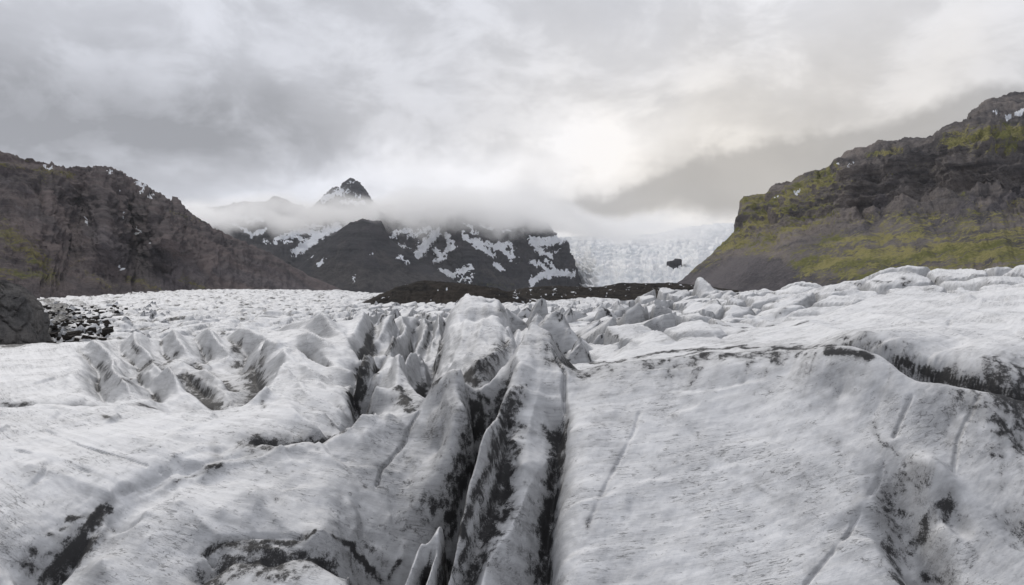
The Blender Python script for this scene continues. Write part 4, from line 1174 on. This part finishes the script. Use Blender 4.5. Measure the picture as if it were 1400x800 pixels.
# ------------------------------------------------------------------ moraine mounds
def moraine(name, crest_pts, D0, D1, label, seed, base_z=-17.5):
    cp_ = np.array(crest_pts, float)
    pxs = np.linspace(cp_[0, 0], cp_[-1, 0], 300)
    t = np.linspace(-1, 1, 90)
    Pg, Tg = np.meshgrid(pxs, t)
    Dm = np.interp(pxs, cp_[:, 0], cp_[:, 2]) if cp_.shape[1] > 2 else np.full(300, (D0 + D1) / 2)
    top = (HY - np.interp(pxs, cp_[:, 0], cp_[:, 1])) / F * Dm
    Y = Dm[None] + Tg * (D1 - D0) / 2
    X = (Pg - CX) / F * Y
    prof = np.clip(1 - np.abs(Tg) ** 1.35, 0, 1)
    Zm = base_z + (top[None] - base_z) * prof
    rough = 1.3 * ridged(X / 14, Y / 14, 5, seed, .6) + 1.1 * fbm(X / 5, Y / 5, 4, seed + 4, .65)
    Zm = Zm + rough * np.clip((top[None] - base_z) / 6, 0, 1) * (0.45 + .55 * sstep(np.abs(Tg), 0, .3))
    sn = 0.62 * sstep(fbm(X / 9, Y / 12, 4, seed + 8, .6), .62, .8) * sstep(-Tg, -.1, .15) * sstep(Pg, 640, 700)
    sn = np.maximum(sn, 0.9 * sstep(fbm(X / 6, Y / 8, 4, seed + 12, .6), .78, .92) * sstep(-Tg, -.1, .15))
    mo = np.zeros_like(X)
    me = mesh_from(name, np.stack([X, Y, Zm], -1).reshape(-1, 3), grid_faces(90, 300), MORAINE, {"snow": sn.ravel(), "moss": mo.ravel(), "scree": mo.ravel()})
    return obj(name, me, None, label, "structure", "moraine")

moraine("moraine", [(480,419,520),(490,416,520),(510,408,520),(540,394,520),(560,388,520),(580,384,520),(610,386,520),(640,389,520),(680,395,520),(700,402,520),(740,414,520)], 470, 570,
        "dark brown hump of moraine rubble behind the tall ice fin", 5)
moraine("moraine", [(660,408,680),(690,400,680),(720,394,680),(760,391,680),(800,393,680),(820,393,680),(850,387,680),(880,388,680),(915,387,680),(950,390,680),(1010,398,680)], 610, 760,
        "low black moraine bank speckled with ice at the foot of the icefall", 9)


# ------------------------------------------------------------------ cloud bank over the valley head
def volume_box(name, x0, x1, y0, y1, z0, z1, mat, shear=0.0):
    v = np.array([(x, y, z + shear * (y - y0)) for x in (x0, x1) for y in (y0, y1) for z in (z0, z1)], float)
    f = np.array([(0, 1, 3, 2), (4, 6, 7, 5), (0, 4, 5, 1), (2, 3, 7, 6), (0, 2, 6, 4), (1, 5, 7, 3)])
    me = mesh_from(name, v, f, mat, smooth=False)
    return me

m, N = new_mat("cloud_vapour")
p = N.pos()
x, y, z = N.xyz(p)
w1 = N.noise(p, 0.0011, 4, 0.55)
n1 = N.noise(p, 0.0034, 6, 0.62, 0.5)
# the bank sags over the summit on the left and swells to the right of it
lift = N.mul(N.mul(N.ss(x, -750.0, -350.0), N.ss(x, 420.0, 60.0)), 45.0)
drop = N.mul(N.ss(x, 50.0, 600.0), -62.0)
hump = N.mul(N.mul(N.ss(x, -1350.0, -1000.0), N.ss(x, -550.0, -850.0)), 26.0)
zc = N.add(N.add(N.add(338.0, hump), drop), N.add(lift, N.mul(N.sub(w1, 0.5), 230.0)))
h = N.add(N.m("DIVIDE", N.sub(z, zc), N.add(72.0, lift)), N.mul(N.sub(n1, 0.5), 4.2))
band = N.ss(N.m("ABSOLUTE", h), 1.0, 0.2)
edge = N.mul(N.ss(x, -2500.0, -1700.0), N.ss(x, 1350.0, 350.0))
den = N.mul(band, N.ss(N.add(n1, N.mul(band, 0.20)), 0.40, 0.72))
den = N.mul(N.mul(den, edge), 0.0060)
pv = N.node("ShaderNodeVolumePrincipled", {"Color": (0.998, 0.998, 0.998, 1), "Density": den, "Anisotropy": 0.5})
o_ = N.node("ShaderNodeOutputMaterial")
N.l.new(pv.outputs[0], o_.inputs["Volume"])
CLOUD = m
CLOUD.cycles.volume_step_rate = 1.0
cb = obj("cloud_bank", volume_box("cloud_bank", -2600, 1450, 3150, 3950, 130, 600, CLOUD), None,
         "low grey cloud bank hiding the mountain tops at the valley head", "stuff", "cloud")

# ------------------------------------------------------------------ haze in the valley
m, N = new_mat("valley_haze")
pv = N.node("ShaderNodeVolumePrincipled", {"Color": (0.90, 0.94, 1.0, 1), "Density": 0.000016, "Anisotropy": 0.3})
N.l.new(pv.outputs[0], N.node("ShaderNodeOutputMaterial").inputs["Volume"])
hz = obj("haze", volume_box("haze", -9000, 9000, -200, 11000, -120, 1400, m), None, "thin pale haze filling the valley air", "stuff", "haze")
